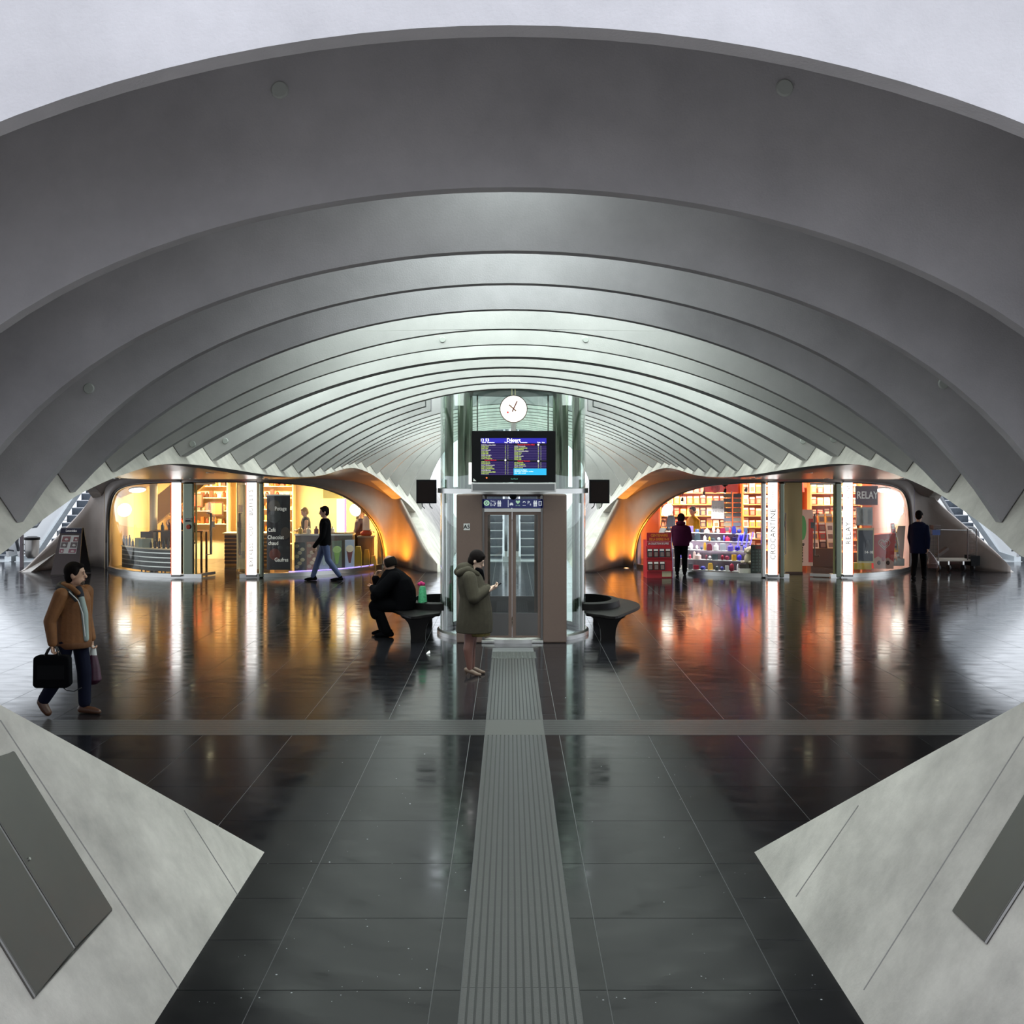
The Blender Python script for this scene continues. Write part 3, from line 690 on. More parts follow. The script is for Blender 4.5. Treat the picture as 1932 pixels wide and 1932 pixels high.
# ------------------------------------------------------------------ lamps in the soffit and floor of the passage
M_LAMP = emat('lamp_lens', (1.0, 0.95, 0.6), 14.0)
dl_me = MB().lathe((0, 0, 0), [(0, -0.002), (0.05, -0.002)], 16).mesh('lens', M_LAMP)
dr_me = MB().lathe((0, 0, 0), [(0.05, -0.004), (0.075, -0.004), (0.08, 0.02)], 16).mesh('trim_ring', M_STEEL, 0.6)
for sx in (-1, 1):
    for (x, y, w) in ((5.7, 20.7, 'third lamp of the inner row'), (5.7, 24.9, 'second lamp of the inner row'), (9.8, 24.9, 'second lamp of the outer row'), (9.8, 20.7, 'third lamp of the outer row'), (7.7, 26.4, 'first lamp of the middle row'), (5.9, 26.3, 'first lamp of the inner row'), (9.5, 26.3, 'first lamp of the outer row'), (7.7, 16.0, 'last lamp of the middle row'), (5.7, 12.5, 'last lamp of the inner row'), (9.8, 12.5, 'last lamp of the outer row')):
        z = interp(SOFF, y) + 0.004
        d = thing('downlight', w + ' in the brown soffit, counted outward from the ' + ('cafe' if sx < 0 else 'newsagent'), 'downlight', (sx * x, y, z), 0, 'recessed soffit lamps, ' + ('left' if sx < 0 else 'right'))
        inst('lens', dl_me, d); inst('trim_ring', dr_me, d)
        spot('downlight_beam', (sx * x, y, z - 0.03), (sx * x, y, 0), 26, (1.0, 0.9, 0.6), 1.9, 0.7, 0.05, None)
M_ORL = emat('orange_lens', (1.0, 0.42, 0.10), 16.0)
for sx in (-1, 1):
    g = thing('ground_uplight', 'small orange ground lamp in the niche beside the ' + ('cafe' if sx < 0 else 'newsagent') + ' front', 'floor lamp', (sx * 3.26, 30.3, 0.0))
    MB().lathe((0, 0, 0), [(0.05, 0.0), (0.075, 0.0), (0.07, 0.012), (0.05, 0.012)], 16).build('bezel', M_STEEL, g)
    MB().lathe((0, 0, 0), [(0.0, 0.009), (0.05, 0.009)], 16).build('lens', M_ORL, g)
    spot('uplight_beam', (sx * 3.26, 30.3, 0.03), (sx * 3.25, 30.5, 2.4), 230, (1.0, 0.34, 0.03), 2.6, 1.0, 0.05)

# ------------------------------------------------------------------ shop shells: room, glazing, sills, doors, light columns
def strip_follow(mb, sg, x0, x1, z0, z1, off=0.0, n=12, ztop=None, thick=0.012):
    rows = []
    for k in range(n + 1):
        x = x0 + (x1 - x0) * k / n; y = plan_y(x) + off; zt = min(z1, ztop(x)) if ztop else z1
        rows.append([(sg * x, y, z0), (sg * x, y, zt), (sg * x, y + thick, zt), (sg * x, y + thick, z0)])
    mb.grid(rows, closed=True); mb.add(rows[0], [(0, 1, 2, 3)]); mb.add(rows[-1], [(0, 1, 2, 3)])
M_SHOPGL = glass('shop_glass', (0.975, 0.985, 0.965), 0.012)
M_SIGNL = emat('sign_light', (1.0, 0.98, 0.94), 2.6)
M_REDEDGE = emat('sign_red_edge', (1.0, 0.10, 0.02), 1.6)
M_TXT = mat('sign_letter_grey', (0.30, 0.27, 0.24), 0.5)
M_TXTR = mat('sign_letter_red', (0.75, 0.05, 0.08), 0.5)
def shop_room(sg, name, wallm, ceilm, backm):
    r = empty(name, (0, 0, 0), kind='structure')
    MB().box(sg * 3.75, sg * 11.3, 33.6, 33.7, 0, 2.9).build('back_wall', backm, r)
    MB().box(sg * 3.65, sg * 3.75, 30.9, 33.7, 0, 2.9).build('side_wall', wallm, r)
    MB().box(sg * 11.2, sg * 11.3, 30.3, 33.7, 0, 2.9).build('side_wall', wallm, r)
    MB().box(sg * 3.75, sg * 11.2, 27.75, 33.7, 2.72, 2.78).build('room_ceiling', ceilm, r)
    return r
def front(sg, name, glz, sills):
    f = empty(name, (0, 0, 0), kind='structure')
    for (a, b) in glz:
        n = max(1, round((b - a) / 1.25)); s = (b - a) / n
        for k in range(n):
            mb = MB(); strip_follow(mb, sg, a + s * k + 0.006, a + s * (k + 1) - 0.006, 0.10, 2.6, 0.03, 10, lambda x: max(0.12, eye_top(x) - 0.02))
            mb.build('window_pane', M_SHOPGL, f, smooth=0.5)
    for (a, b) in sills:
        mb = MB(); strip_follow(mb, sg, a, b, 0.0, 0.10, -0.07, 24, None, 0.14); mb.build('window_sill', M_STEEL, f, smooth=0.5)
    return f
def light_column(sx0, sx1, label, body, redside, grp=None):
    x = (sx0 + sx1) / 2; w = abs(sx1 - sx0) / 2
    c = thing('light_column', label, 'sign', (x, 27.52, 0.09), 0)
    MB().box(-w, w, -0.05, 0.05, 0.0, 2.33).build('light_box', M_SIGNL, c, bevel=0.01)
    MB().box(redside * w, redside * (w + 0.016), -0.05, 0.04, 0.0, 2.33).build('red_edge', M_REDEDGE, c)
    MB().box(-w - 0.01, w + 0.01, -0.055, 0.055, -0.05, 0.0).build('foot_cap', M_DSTEEL, c); MB().box(-w - 0.01, w + 0.01, -0.055, 0.055, 2.33, 2.37).build('head_cap', M_DSTEEL, c)
    for (s, z, size, m, nm) in body:
        text(nm, s, size, m, c, (0.0, -0.053, z), rot=(PI / 2, -PI / 2, 0), bold=0.001, spacing=1.12)
    return c
def handle(parent, x, y, z0, z1, dx):
    mb = MB(); mb.tube([(x, y, z0), (x + dx, y - 0.02, z0), (x + dx, y - 0.02, z1), (x, y, z1)], 0.016, 8); return mb.build('pull_handle', M_DSTEEL, parent, smooth=1.0)
def door_leaf(name, label, hinge, ang, w, sgnh):
    d = thing(name, label, 'door', (hinge[0], hinge[1], 0.0), ang)
    MB().box(0, w, -0.006, 0.006, 0.08, 2.36).build('glass_panel', M_SHOPGL, d)
    MB().box(0, w, -0.02, 0.02, 0.02, 0.09).build('bottom_rail', M_STEEL, d); MB().box(0, w, -0.02, 0.02, 2.36, 2.41).build('top_rail', M_STEEL, d)
    MB().box(0, 0.05, -0.012, 0.012, 0.09, 2.36).build('hinge_stile', mat('green_stile', (0.30, 0.30, 0.14), 0.4, 0.6), d)
    handle(d, w * 0.62, -0.01, 0.55, 1.62, 0.12); handle(d, w * 0.62, 0.03, 0.55, 1.62, 0.12)
    MB().box(w - 0.1, w - 0.02, -0.015, 0.015, 1.25, 1.4).build('lock_plate', M_DSTEEL, d)
    return d
def post(x, w, label, m=M_GREENST):
    p = MB().box(-w / 2, w / 2, -0.06, 0.06, 0.0, 2.42).build('door_post', m, None, loc=(x, 27.62, 0.0), bevel=0.03); tag(p, label, 'post'); return p

M_CREAM = mat('cream_wall', (0.62, 0.47, 0.26), 0.6); M_CREAMC = mat('tan_ceiling', (0.45, 0.33, 0.18), 0.6); M_CREAMB = mat('cream_back', (0.72, 0.55, 0.28), 0.6)
M_LAV = mat('lavender_wall', (0.50, 0.46, 0.60), 0.6); M_REDC = mat('red_ceiling', (0.55, 0.10, 0.06), 0.5); M_ORB = mat('orange_back', (0.70, 0.26, 0.10), 0.5)
room_l = shop_room(-1, 'wall_cafe_room', M_CREAM, M_CREAMC, M_CREAMB)
room_r = shop_room(1, 'wall_newsagent_room', M_LAV, M_REDC, M_ORB)
win_l = front(-1, 'window_1', ((3.58, 6.22), (8.56, 11.03)), ((3.58, 6.85), (7.8, 11.05)))
win_r = front(1, 'window_2', ((3.58, 6.55), (8.70, 11.03)), ((3.58, 7.1), (8.15, 11.05)))
light_column(-8.54, -8.33, 'plain white light column beside the cafe table window', [], -1)
light_column(-6.645, -6.41, 'white light column lettered along the cafe entrance', [('EXPRESS  "OUT"  BUFFET', 1.12, 0.15, mat('sign_letter_tan', (0.62, 0.50, 0.36), 0.5), 'lettering'), ('S', 2.12, 0.16, mat('sign_icon_orange', (0.85, 0.55, 0.15), 0.5), 'logo'), ('||', 0.25, 0.13, mat('sign_letter_tan', (0.62, 0.50, 0.36), 0.5), 'lettering')], -1)
light_column(6.56, 6.78, 'white light column with one long grey word at the newsagent entrance', [('CROCANTINE', 1.02, 0.185, M_TXT, 'lettering'), ('PRESSE', 2.12, 0.10, mat('sign_letter_pink', (0.85, 0.55, 0.62), 0.5), 'lettering'), ('II', 0.2, 0.11, mat('sign_letter_pink', (0.85, 0.55, 0.62), 0.5), 'lettering')], 1)
light_column(8.465, 8.68, 'white light column with one short grey word beside the ajar glass door', [('RELAY', 1.05, 0.185, M_TXT, 'lettering'), ('POINT', 2.10, 0.105, M_TXTR, 'lettering'), ('II', 0.2, 0.11, mat('sign_letter_pink', (0.85, 0.55, 0.62), 0.5), 'lettering')], 1)
post(-8.15, 0.27, 'wide olive steel post with a grey card reader beside the cafe doorway')
cr_ = thing('card_reader', 'grey card reader box fixed on the olive steel post', 'card reader', (-8.13, 27.53, 1.42))
MB().box(-0.08, 0.08, -0.05, 0.02, 0.0, 0.1).build('body', mat('reader_grey', (0.4, 0.42, 0.42), 0.4), cr_, bevel=0.01); MB().box(-0.06, 0.06, -0.055, -0.045, 0.02, 0.05).build('slot', M_BLACK, cr_)
MB().ball((0, -0.04, -0.12), (0.05, 0.008, 0.06), 12, 8).build('sticker', mat('red_sticker', (0.5, 0.08, 0.05), 0.5), cr_)
post(-6.30, 0.11, 'slim olive steel post between the lettered light column and the menu banner')
post(6.92, 0.13, 'olive steel post beside the long-worded light column'); post(6.46, 0.12, 'grey steel post between the toy window and the long-worded light column', M_STEEL)
post(8.36, 0.16, 'olive steel post carrying the open newsagent door')
door_leaf('glass_door', 'open glass door with steel pull handles beside the card reader post', (-8.0, 27.7), 1.15, 0.75, 1)
door_leaf('glass_door', 'open glass door beside the lettered cafe light column', (-6.72, 27.7), 2.1, 0.7, -1)
door_leaf('glass_door', 'open glass door beside the long-worded light column', (7.0, 27.7), 1.3, 0.75, 1)
door_leaf('glass_door', 'glass door ajar beside the short-worded light column', (8.28, 27.62), 2.75, 0.62, -1)
# ------------------------------------------------------------------ round wall lamps seen through the glass
M_ROUND = emat('round_lamp_glow', (1.0, 0.97, 0.86), 6.0)
def round_lamp(label, loc, r, nrm):
    l = thing('round_lamp', label, 'lamp', loc); q = Vector(nrm).to_track_quat('Z', 'Y').to_euler()
    a = MB().lathe((0, 0, 0), [(0, 0.03), (r * 0.8, 0.028), (r * 0.97, 0.01), (r, 0.0)], 28).build('diffuser', M_ROUND, l, smooth=1.0); a.rotation_euler = q
    b = MB().lathe((0, 0, 0), [(r, 0.0), (r * 1.05, 0.0), (r * 1.05, -0.03), (0, -0.03)], 28).build('backplate', M_WHITE, l, smooth=0.5); b.rotation_euler = q
round_lamp('glowing round lamp low at the outer end of the cafe window', (-10.75, 30.35, 1.62), 0.19, (0.55, -0.8, -0.2))
round_lamp('glowing round lamp under the ceiling at the outer end of the cafe window', (-10.2, 29.8, 2.19), 0.22, (0.15, -0.25, -0.95))
round_lamp('glowing round lamp beside the waffle poster at the niche end of the cafe window', (-4.25, 29.95, 1.63), 0.17, (-0.4, -0.9, -0.25))
round_lamp('glowing round lamp above the shopping bags in the newsagent window', (4.38, 30.1, 1.63), 0.18, (0.4, -0.85, -0.3))
round_lamp('glowing round lamp under the ceiling above the red ice cream bin', (10.2, 29.6, 2.19), 0.18, (-0.1, -0.3, -0.95))
round_lamp('glowing round lamp at the outer end of the newsagent window', (10.78, 30.2, 1.62), 0.17, (-0.5, -0.8, -0.2))
# room lamps
M_TUBE = emat('tube_lamp', (1.0, 0.85, 0.6), 7.0); M_TUBEC = emat('tube_lamp_cool', (0.95, 0.95, 1.0), 7.0)
def ceiling_tube(label, x, y, z, ln, m, pw, col, grp):
    t = thing('ceiling_lamp', label, 'ceiling lamp', (x, y, z), 0, grp)
    MB().box(-ln / 2, ln / 2, -0.06, 0.06, 0.0, 0.04).build('housing', M_WHITE, t); MB().box(-ln / 2 + 0.03, ln / 2 - 0.03, -0.045, 0.045, -0.012, 0.002).build('diffuser', m, t)
    area('ceiling_lamp_light', (x, y, z - 0.03), (0, 0, 0), ln, pw, col, 0.3)
for (x, y, p) in ((-9.8, 29.6, 240), (-9.3, 32.0, 330), (-7.3, 29.3, 420), (-7.3, 32.0, 320), (-5.3, 29.3, 200), (-4.6, 32.0, 170)):
    ceiling_tube('flat ceiling lamp inside the cafe, %s row, %s' % ('front' if y < 31 else 'back', 'above the tables' if x < -9 else 'by the doorway' if x < -7 else 'above the waffle counter'), x, y, 2.66, 1.1, M_TUBE, p, (1.0, 0.74, 0.38), 'cafe ceiling lamps')
for (x, y, p, c) in ((4.9, 29.3, 420, (1, 0.93, 0.97)), (5.8, 28.5, 480, (1, 0.95, 0.97)), (5.4, 32.3, 330, (1.0, 0.5, 0.25)), (7.5, 31.8, 300, (1.0, 0.5, 0.3)), (7.6, 29.0, 60, (1.0, 0.85, 0.6)), (9.5, 28.9, 100, (1.0, 0.85, 0.72)), (9.8, 31.8, 230, (1.0, 0.72, 0.45))):
    ceiling_tube('flat ceiling lamp inside the newsagent, %s row, %s' % ('front' if y < 31 else 'back', 'nearest the niche' if x < 5.2 else 'above the trinkets' if x < 6 else 'by the doorway' if x < 8 else 'above the red bin'), x, y, 2.66, 1.0, M_TUBEC, p, c, 'newsagent ceiling lamps')

for k, x in enumerate((4.6, 5.1, 5.6, 6.1)):  # row of lamps added only to brighten the fronts of the trinkets
    y = plan_y(x) + 0.14; t = thing('added_display_lamp', 'small added spotlight, %s from the niche above the trinket display' % ['first', 'second', 'third', 'fourth'][k], 'spotlight', (x, y, eye_top(x) - 0.16), 0, 'added spotlights over the trinket display')
    MB().tube([(0, 0, 0), (0, 0.07, -0.07)], [0.03, 0.04], 12).build('barrel', M_BLACK, t, smooth=0.9); MB().tube([(0, 0, 0), (0, 0, 0.13)], 0.008, 6).build('stem', M_BLACK, t); MB().ball((0, 0.075, -0.075), 0.03, 10, 6).build('bulb', emat('added_lamp_bulb', (1, 0.95, 1), 8.0), t)
    spot('added_display_beam', (x, y + 0.1, eye_top(x) - 0.26), (x, y + 0.75, 0.5), 120, (1.0, 0.94, 1.0), 1.7, 0.7, 0.04)
# ------------------------------------------------------------------ shop fittings
def rnd_mat(i, pal): return mat('goods_%s' % pal[i % len(pal)], pal[i % len(pal)], 0.45)
WARM = ['8a4a1c', 'd9a04a', '6b2a14', 'e8d3a0', 'b5651d', '3d1a0c', 'f2e3c0', 'a33a1a']
GAUDY = ['d8d8e0', '8e1030', '2a2f8a', 'e8e8e8', 'c03050', '304048', 'f0d8d0', '6a5acd', '20242c', 'b0b8c0', 'e0b030', '405a80', 'ffffff', '7a1838']
MAGS = ['c83020', 'e0a040', 'f0e0c0', '803020', 'f8f8f0', 'd06030', '402018', 'f0c060', 'ffffff', '2a3550']
box_cache = {}
HUE = {'8a4a1c': 'brown', 'd9a04a': 'golden', '6b2a14': 'dark brown', 'e8d3a0': 'cream', 'b5651d': 'amber', '3d1a0c': 'near black', 'f2e3c0': 'pale cream', 'a33a1a': 'rust', 'd8d8e0': 'silver', '8e1030': 'crimson', '2a2f8a': 'navy',
       'e8e8e8': 'white', 'c03050': 'pink', '304048': 'slate', 'f0d8d0': 'blush', '6a5acd': 'violet', '20242c': 'black', 'b0b8c0': 'grey', 'e0b030': 'yellow', '405a80': 'blue', 'ffffff': 'bright white', '7a1838': 'wine red',
       'c83020': 'red', 'e0a040': 'ochre', 'f0e0c0': 'ivory', '803020': 'maroon', 'f8f8f0': 'white', 'd06030': 'orange', '402018': 'dark brown', 'f0c060': 'yellow', '2a3550': 'navy', '2018c0': 'deep blue', '4030e0': 'bright blue', '8080ff': 'lilac', '181040': 'indigo'}
ORD = ['first', 'second', 'third', 'fourth', 'fifth', 'sixth', 'seventh', 'eighth', 'ninth', 'tenth', 'eleventh', 'twelfth'] + ['%dth' % k for k in range(13, 60)]
LEVEL = ['lowest', 'second', 'third', 'fourth', 'fifth', 'sixth', 'seventh']
def goods(name, cat, label, grp, kind, w, d, h, hexm, loc, rz=0.0, tilt=0.0):
    key = (kind, round(w, 3), round(d, 3), round(h, 3), hexm)
    m = mat('goods_' + hexm, hexm, 0.45)
    if key not in box_cache:
        mb = MB()
        if kind == 'box': mb.box(-w / 2, w / 2, -d / 2, d / 2, 0, h)
        elif kind == 'bottle': mb.lathe((0, 0, 0), [(0, 0), (w / 2, 0), (w / 2, h * 0.62), (w * 0.18, h * 0.8), (w * 0.18, h), (0, h)], 10)
        elif kind == 'bag': mb.prism([(-w / 2, 0), (w / 2, 0), (w * 0.46, h * 0.7), (w * 0.3, h), (-w * 0.3, h), (-w * 0.46, h * 0.7)], lambda u, v: (u, -d / 2, v), (0, d, 0))
        elif kind == 'ball': mb.ball((0, 0, h / 2), (w / 2, d / 2, h / 2), 10, 7)
        elif kind == 'bun': mb.ball((0, 0, h * 0.4), (w / 2, d / 2, h * 0.6), 10, 6)
        elif kind == 'mag':
            mb.box(-w / 2, w / 2, -d / 2, d / 2, 0, h, 0); mb.box(-w * 0.42, w * 0.42, -d / 2 - 0.002, -d / 2, h * 0.72, h * 0.94, 1); mb.box(-w * 0.3, w * 0.36, -d / 2 - 0.002, -d / 2, h * 0.1, h * 0.6, 2)
        box_cache[key] = mb.mesh(name, [m, mat('goods_f0e8e0', 'f0e8e0', 0.5), mat('goods_88706a', '88706a', 0.5)] if kind == 'mag' else m, 0.7 if kind in ('bottle', 'ball', 'bun') else None)
    o = inst(name, box_cache[key], None, loc, (tilt, 0, rz)); return tag(o, label, cat, grp)
def shelf_unit(label, x, y, w, d, zs, m, rz=0.0, back=True):
    s = thing('shelf_unit', label, 'shelf', (x, y, 0), rz); top = zs[-1] + 0.34
    for sx in (-1, 1): MB().box(sx * w / 2 - 0.015, sx * w / 2 + 0.015, -d / 2, d / 2, 0, top).build('side_panel', m, s)
    if back: MB().box(-w / 2, w / 2, d / 2 - 0.01, d / 2, 0, top).build('back_panel', m, s)
    for z in zs: MB().box(-w / 2, w / 2, -d / 2, d / 2, z - 0.025, z).build('shelf_board', m, s)
    return s
M_WOOD = mat('honey_wood', (0.48, 0.27, 0.09), 0.45, noise=0.1, nscale=8); M_DWOOD = mat('dark_wood', (0.06, 0.03, 0.018), 0.4); M_LWOOD = mat('pale_shelf', (0.75, 0.62, 0.42), 0.5)
# cafe: shelves of bread and jars behind the doorway and behind the tables
def fill_shelf(x, y, w, zs, kinds, pal, label, grp, name, cat, step=0.14, dy=0.0):
    for zi, z in enumerate(zs):
        n = int(w / step)
        for k in range(n):
            kd = kinds[(zi + k) % len(kinds)] if len(kinds) > 1 else kinds[0]; hh = R.uniform(0.10, 0.24); ww = step * R.uniform(0.6, 0.85)
            hx = pal[R.randrange(len(pal))]; goods(name, cat, '%s %s, %s along the %s shelf %s' % (HUE[hx], name.replace('_', ' '), ORD[k], LEVEL[zi], label), grp, kd, round(ww, 2), 0.12, round(hh, 2), hx, (x - w / 2 + step * (k + 0.5), y + dy, z))
for i, (x, y, w, nm) in enumerate(((-7.45, 33.3, 1.7, 'bread'), (-9.35, 33.3, 1.5, 'jar'))):
    zs = [0.5, 0.85, 1.2, 1.55, 1.9, 2.25] if i == 0 else [1.1, 1.5, 1.9, 2.25]
    shelf_unit('lit wooden shelf wall of %s behind the cafe %s' % (nm + 's', 'doorway' if i == 0 else 'tables'), x, y, w, 0.4, zs, M_LWOOD)
    fill_shelf(x, y - 0.03, w, zs, ['bun', 'box', 'bun'] if i == 0 else ['bottle', 'box'], WARM, 'behind the cafe ' + ('doorway' if i == 0 else 'tables'), 'cafe shelf goods ' + nm, 'bread_roll' if i == 0 else 'jar', 'bread' if i == 0 else 'jar', 0.16 if i == 0 else 0.13)
ct = thing('bakery_counter', 'slatted wooden bakery counter inside the cafe doorway', 'counter', (-7.6, 31.4, 0))
MB().box(-0.55, 0.75, -0.3, 0.3, 0, 0.9).build('body', M_WOOD, ct); MB().box(-0.6, 0.8, -0.35, 0.35, 0.9, 0.94).build('worktop', M_LWOOD, ct)
for k in range(8): MB().box(-0.55, 0.75, -0.32, -0.3, 0.06 + 0.105 * k, 0.06 + 0.105 * k + 0.07).build('slat', M_DWOOD, ct)
pw = thing('cream_partition', 'cream partition wall standing inside the cafe doorway', 'partition', (-7.05, 29.4, 0)); MB().box(-0.32, 0.32, -0.04, 0.04, 0.0, 2.5).build('panel', mat('cream_panel', (0.80, 0.70, 0.42), 0.6), pw)
MB().box(-0.27, -0.15, -0.046, -0.04, 1.6, 1.8).build('notice', mat('notice_blue', (0.08, 0.08, 0.25), 0.5), pw)
MB().box(-0.28, 0.0, -0.046, -0.04, 0.35, 0.55).build('vent_grille', mat('grille_grey', (0.5, 0.45, 0.35), 0.5), pw)
MB().box(-0.33, 0.33, -0.05, 0.05, 0.0, 0.06).build('skirting', M_WOOD, pw)
# curved dark window counter with steel bands
wc = thing('window_counter', 'curved black window counter with steel bands inside the cafe window', 'counter', (0, 0, 0))
mb = MB(); strip_follow(mb, -1, 8.75, 10.55, 0.1, 0.66, 0.45, 20, None, 0.4); mb.build('body', mat('counter_black', (0.03, 0.028, 0.026), 0.4), wc, smooth=0.5)
for z in (0.2, 0.32, 0.44, 0.56):
    mb = MB(); strip_follow(mb, -1, 8.75, 10.55, z, z + 0.025, 0.435, 20, None, 0.02); mb.build('steel_band', M_STEEL, wc)
mb = MB(); strip_follow(mb, -1, 8.72, 10.58, 0.66, 0.69, 0.42, 20, None, 0.46); mb.build('counter_top', M_LWOOD, wc)
for k in range(13):
    x = 8.9 + k * 0.135; y = plan_y(x) + 0.6
    if k in (5, 6, 7): goods('carton', 'box', ['pale', 'yellowish', 'darker'][k - 5] + ' grey carton on the curved window counter', 'cartons on the window counter', 'box', 0.24, 0.12, 0.22 + 0.02 * (k % 2), ['b8bfa8', 'd8cfa0', '9aa08a'][k % 3], (-x, y, 0.69))
    else: goods('sauce_bottle', 'bottle', 'small dark bottle, %s from the doorway on the curved window counter' % ORD[k], 'bottles on the window counter', 'bottle', 0.07, 0.07, R.choice([0.2, 0.26, 0.3]), R.choice(['20242a', '7a1418', '2a1a14', '3a3f4a']), (-x, y - 0.05, 0.69))
# high table and stools
tb = thing('cafe_table', 'dark high table where a man sits inside the cafe', 'table', (-9.3, 30.6, 0))
MB().box(-0.75, 0.75, -0.3, 0.3, 1.0, 1.04).build('table_top', M_DWOOD, tb)
for a in (-0.7, 0.7):
    for c in (-0.25, 0.25): MB().box(a - 0.025, a + 0.025, c - 0.025, c + 0.025, 0, 1.0).build('leg', M_DWOOD, tb)
for k in range(3):
    st = thing('bar_stool', 'dark bar stool %s the high cafe table' % ['at the outer end of', 'before the middle of', 'nearest the doorway at'][k], 'stool', (-9.95 + 0.55 * k, 30.0, 0))
    MB().box(-0.17, 0.17, -0.17, 0.17, 0.70, 0.74).build('seat', M_DWOOD, st); MB().box(-0.17, 0.17, -0.19, -0.16, 0.74, 1.05).build('backrest', M_DWOOD, st)
    for a in (-0.15, 0.15):
        for c in (-0.15, 0.15): MB().box(a - 0.015, a + 0.015, c - 0.015, c + 0.015, 0, 0.7).build('leg', M_DWOOD, st)
for k, (x, z) in enumerate(((-9.75, 1.04), (-9.55, 1.04), (-9.0, 1.04), (-8.85, 1.04))): goods('cup', 'cup', 'dark paper cup, %s from the outer end of the high cafe table' % ORD[k], 'cups on the high table', 'bottle', 0.1, 0.1, 0.22, ['30343a', '5a2a1a'][k % 2], (x, 30.55, z))
for k in range(3): 
    p = thing('framed_picture', ['framed brown print above the cafe shelf', 'framed red print beside the cafe shelf', 'framed dark print near the pale column'][k], 'picture', (-8.9 - 0.62 * k, 33.05, 1.35 + 0.25 * (k % 2)))
    MB().box(-0.2, 0.2, -0.02, 0.02, 0, 0.42).build('frame', M_DWOOD, p); MB().box(-0.16, 0.16, -0.025, -0.02, 0.04, 0.38).build('print', mat('print_%d' % k, ((0.4, 0.15, 0.06), (0.5, 0.08, 0.05), (0.15, 0.1, 0.08))[k], 0.5), p)
pc = thing('tan_buttress', 'slanting tan beam crossing behind the cafe tables', 'beam', (0, 0, 0))
mb = MB(); mb.prism([(-10.4, 1.1), (-10.4, 1.9), (-9.4, 2.7), (-8.4, 2.7)], lambda u, v: (u, 31.7, v), (0, 0.25, 0)); mb.build('body', mat('tan_beam', (0.50, 0.33, 0.15), 0.6), pc)
pc2 = thing('pale_column', 'pale vertical column beside the slanting tan beam in the cafe', 'column', (-10.15, 31.0, 0)); MB().tube([(0, 0, 0), (0, 0, 2.72)], 0.11, 14).build('shaft', mat('pale_plaster', (0.8, 0.74, 0.6), 0.5), pc2, smooth=0.9); MB().box(-0.16, 0.16, -0.16, 0.16, 0, 0.12).build('plinth', M_DWOOD, pc2)
# menu banner
mn = thing('menu_banner', 'black menu banner with Potage, Cafe, Chocolat chaud and Gaufres behind the cafe glass', 'banner', (-5.96, 28.05, 0.16))
MB().box(-0.30, 0.30, -0.01, 0.01, 0.0, 1.92).build('sheet', mat('banner_black', (0.012, 0.010, 0.016), 0.4), mn); MB().box(-0.31, 0.31, -0.015, 0.015, 1.92, 1.95).build('top_rail', M_STEEL, mn)
M_BT = mat('banner_text', (0.75, 0.75, 0.72), 0.5, emit=(0.8, 0.8, 0.78), estr=0.25)
for s, x, z in (('Potage', 0.06, 1.58), ('Caf\u00e9', -0.17, 1.03), ('Chocolat', -0.07, 0.84), ('chaud', -0.13, 0.69), ('Gaufres', 0.08, 0.26)): text('menu_word', s, 0.145, M_BT, mn, (x, -0.02, z), xscale=0.78, bold=0.001)
for (x, z, r, m) in ((-0.12, 1.65, 0.16, (0.10, 0.085, 0.07)), (-0.12, 1.38, 0.17, (0.05, 0.055, 0.06)), (0.20, 0.95, 0.16, (0.13, 0.10, 0.09)), (-0.1, 0.40, 0.15, (0.12, 0.03, 0.025))):
    MB().ball((x * 0.9, -0.012, z), (min(r, 0.3 - abs(x * 0.9)), 0.004, r), 18, 8).build('dish_picture', mat('dish_%d' % int(r * 1000 + z * 10), m, 0.5), mn)
# waffle counter, light pillar, posters and sacks
wk = thing('waffle_counter', 'steel waffle counter where the blonde assistant works', 'counter', (-5.35, 29.95, 0))
MB().box(-0.5, 1.05, -0.25, 0.3, 0, 0.95).build('body', mat('counter_grey', (0.16, 0.15, 0.15), 0.35, 0.6), wk); MB().box(-0.52, 1.07, -0.28, 0.33, 0.95, 0.99).build('worktop', M_STEEL, wk)
lp = thing('lit_menu_pillar', 'glowing white and pink menu pillar on the waffle counter', 'light pillar', (-4.62, 30.0, 0.99))
MB().box(-0.13, 0.08, -0.08, 0.08, 0.04, 0.95).build('lit_panel', emat('pillar_white', (1.0, 0.93, 0.75), 3.0), lp); MB().box(0.08, 0.11, -0.085, 0.08, 0.04, 0.95).build('pink_edge', emat('pillar_pink', (0.9, 0.3, 0.5), 1.5), lp)
MB().lathe((0, 0, 0), [(0, 0), (0.34, 0), (0.34, 0.035), (0, 0.035)], 24).build('wooden_disc', M_WOOD, lp)
lb2 = thing('yellow_light_sign', 'yellow hanging light sign above the glowing menu pillar', 'sign', (-4.95, 30.2, 1.95)); MB().box(-0.22, 0.3, -0.04, 0.04, 0.0, 0.32).build('box', mat('yellow_sign', (0.6, 0.4, 0.06), 0.5, emit=(1.0, 0.7, 0.15), estr=0.5), lb2); MB().tube([(0, 0, 0.32), (0, 0, 0.72)], 0.012, 6).build('hanger', M_STEEL, lb2)
for k in range(5):
    goods('ice_cream_tub', 'tub', '%s tub, %s along the steel waffle counter' % (['tan', 'pale', 'dark red'][k % 3], ORD[k]), 'tubs on the waffle counter', 'bottle', 0.13, 0.13, 0.2, ['c8b070', 'e8e0d0', '7a2a20'][k % 3], (-5.75 + 0.22 * k, 29.9, 0.99))
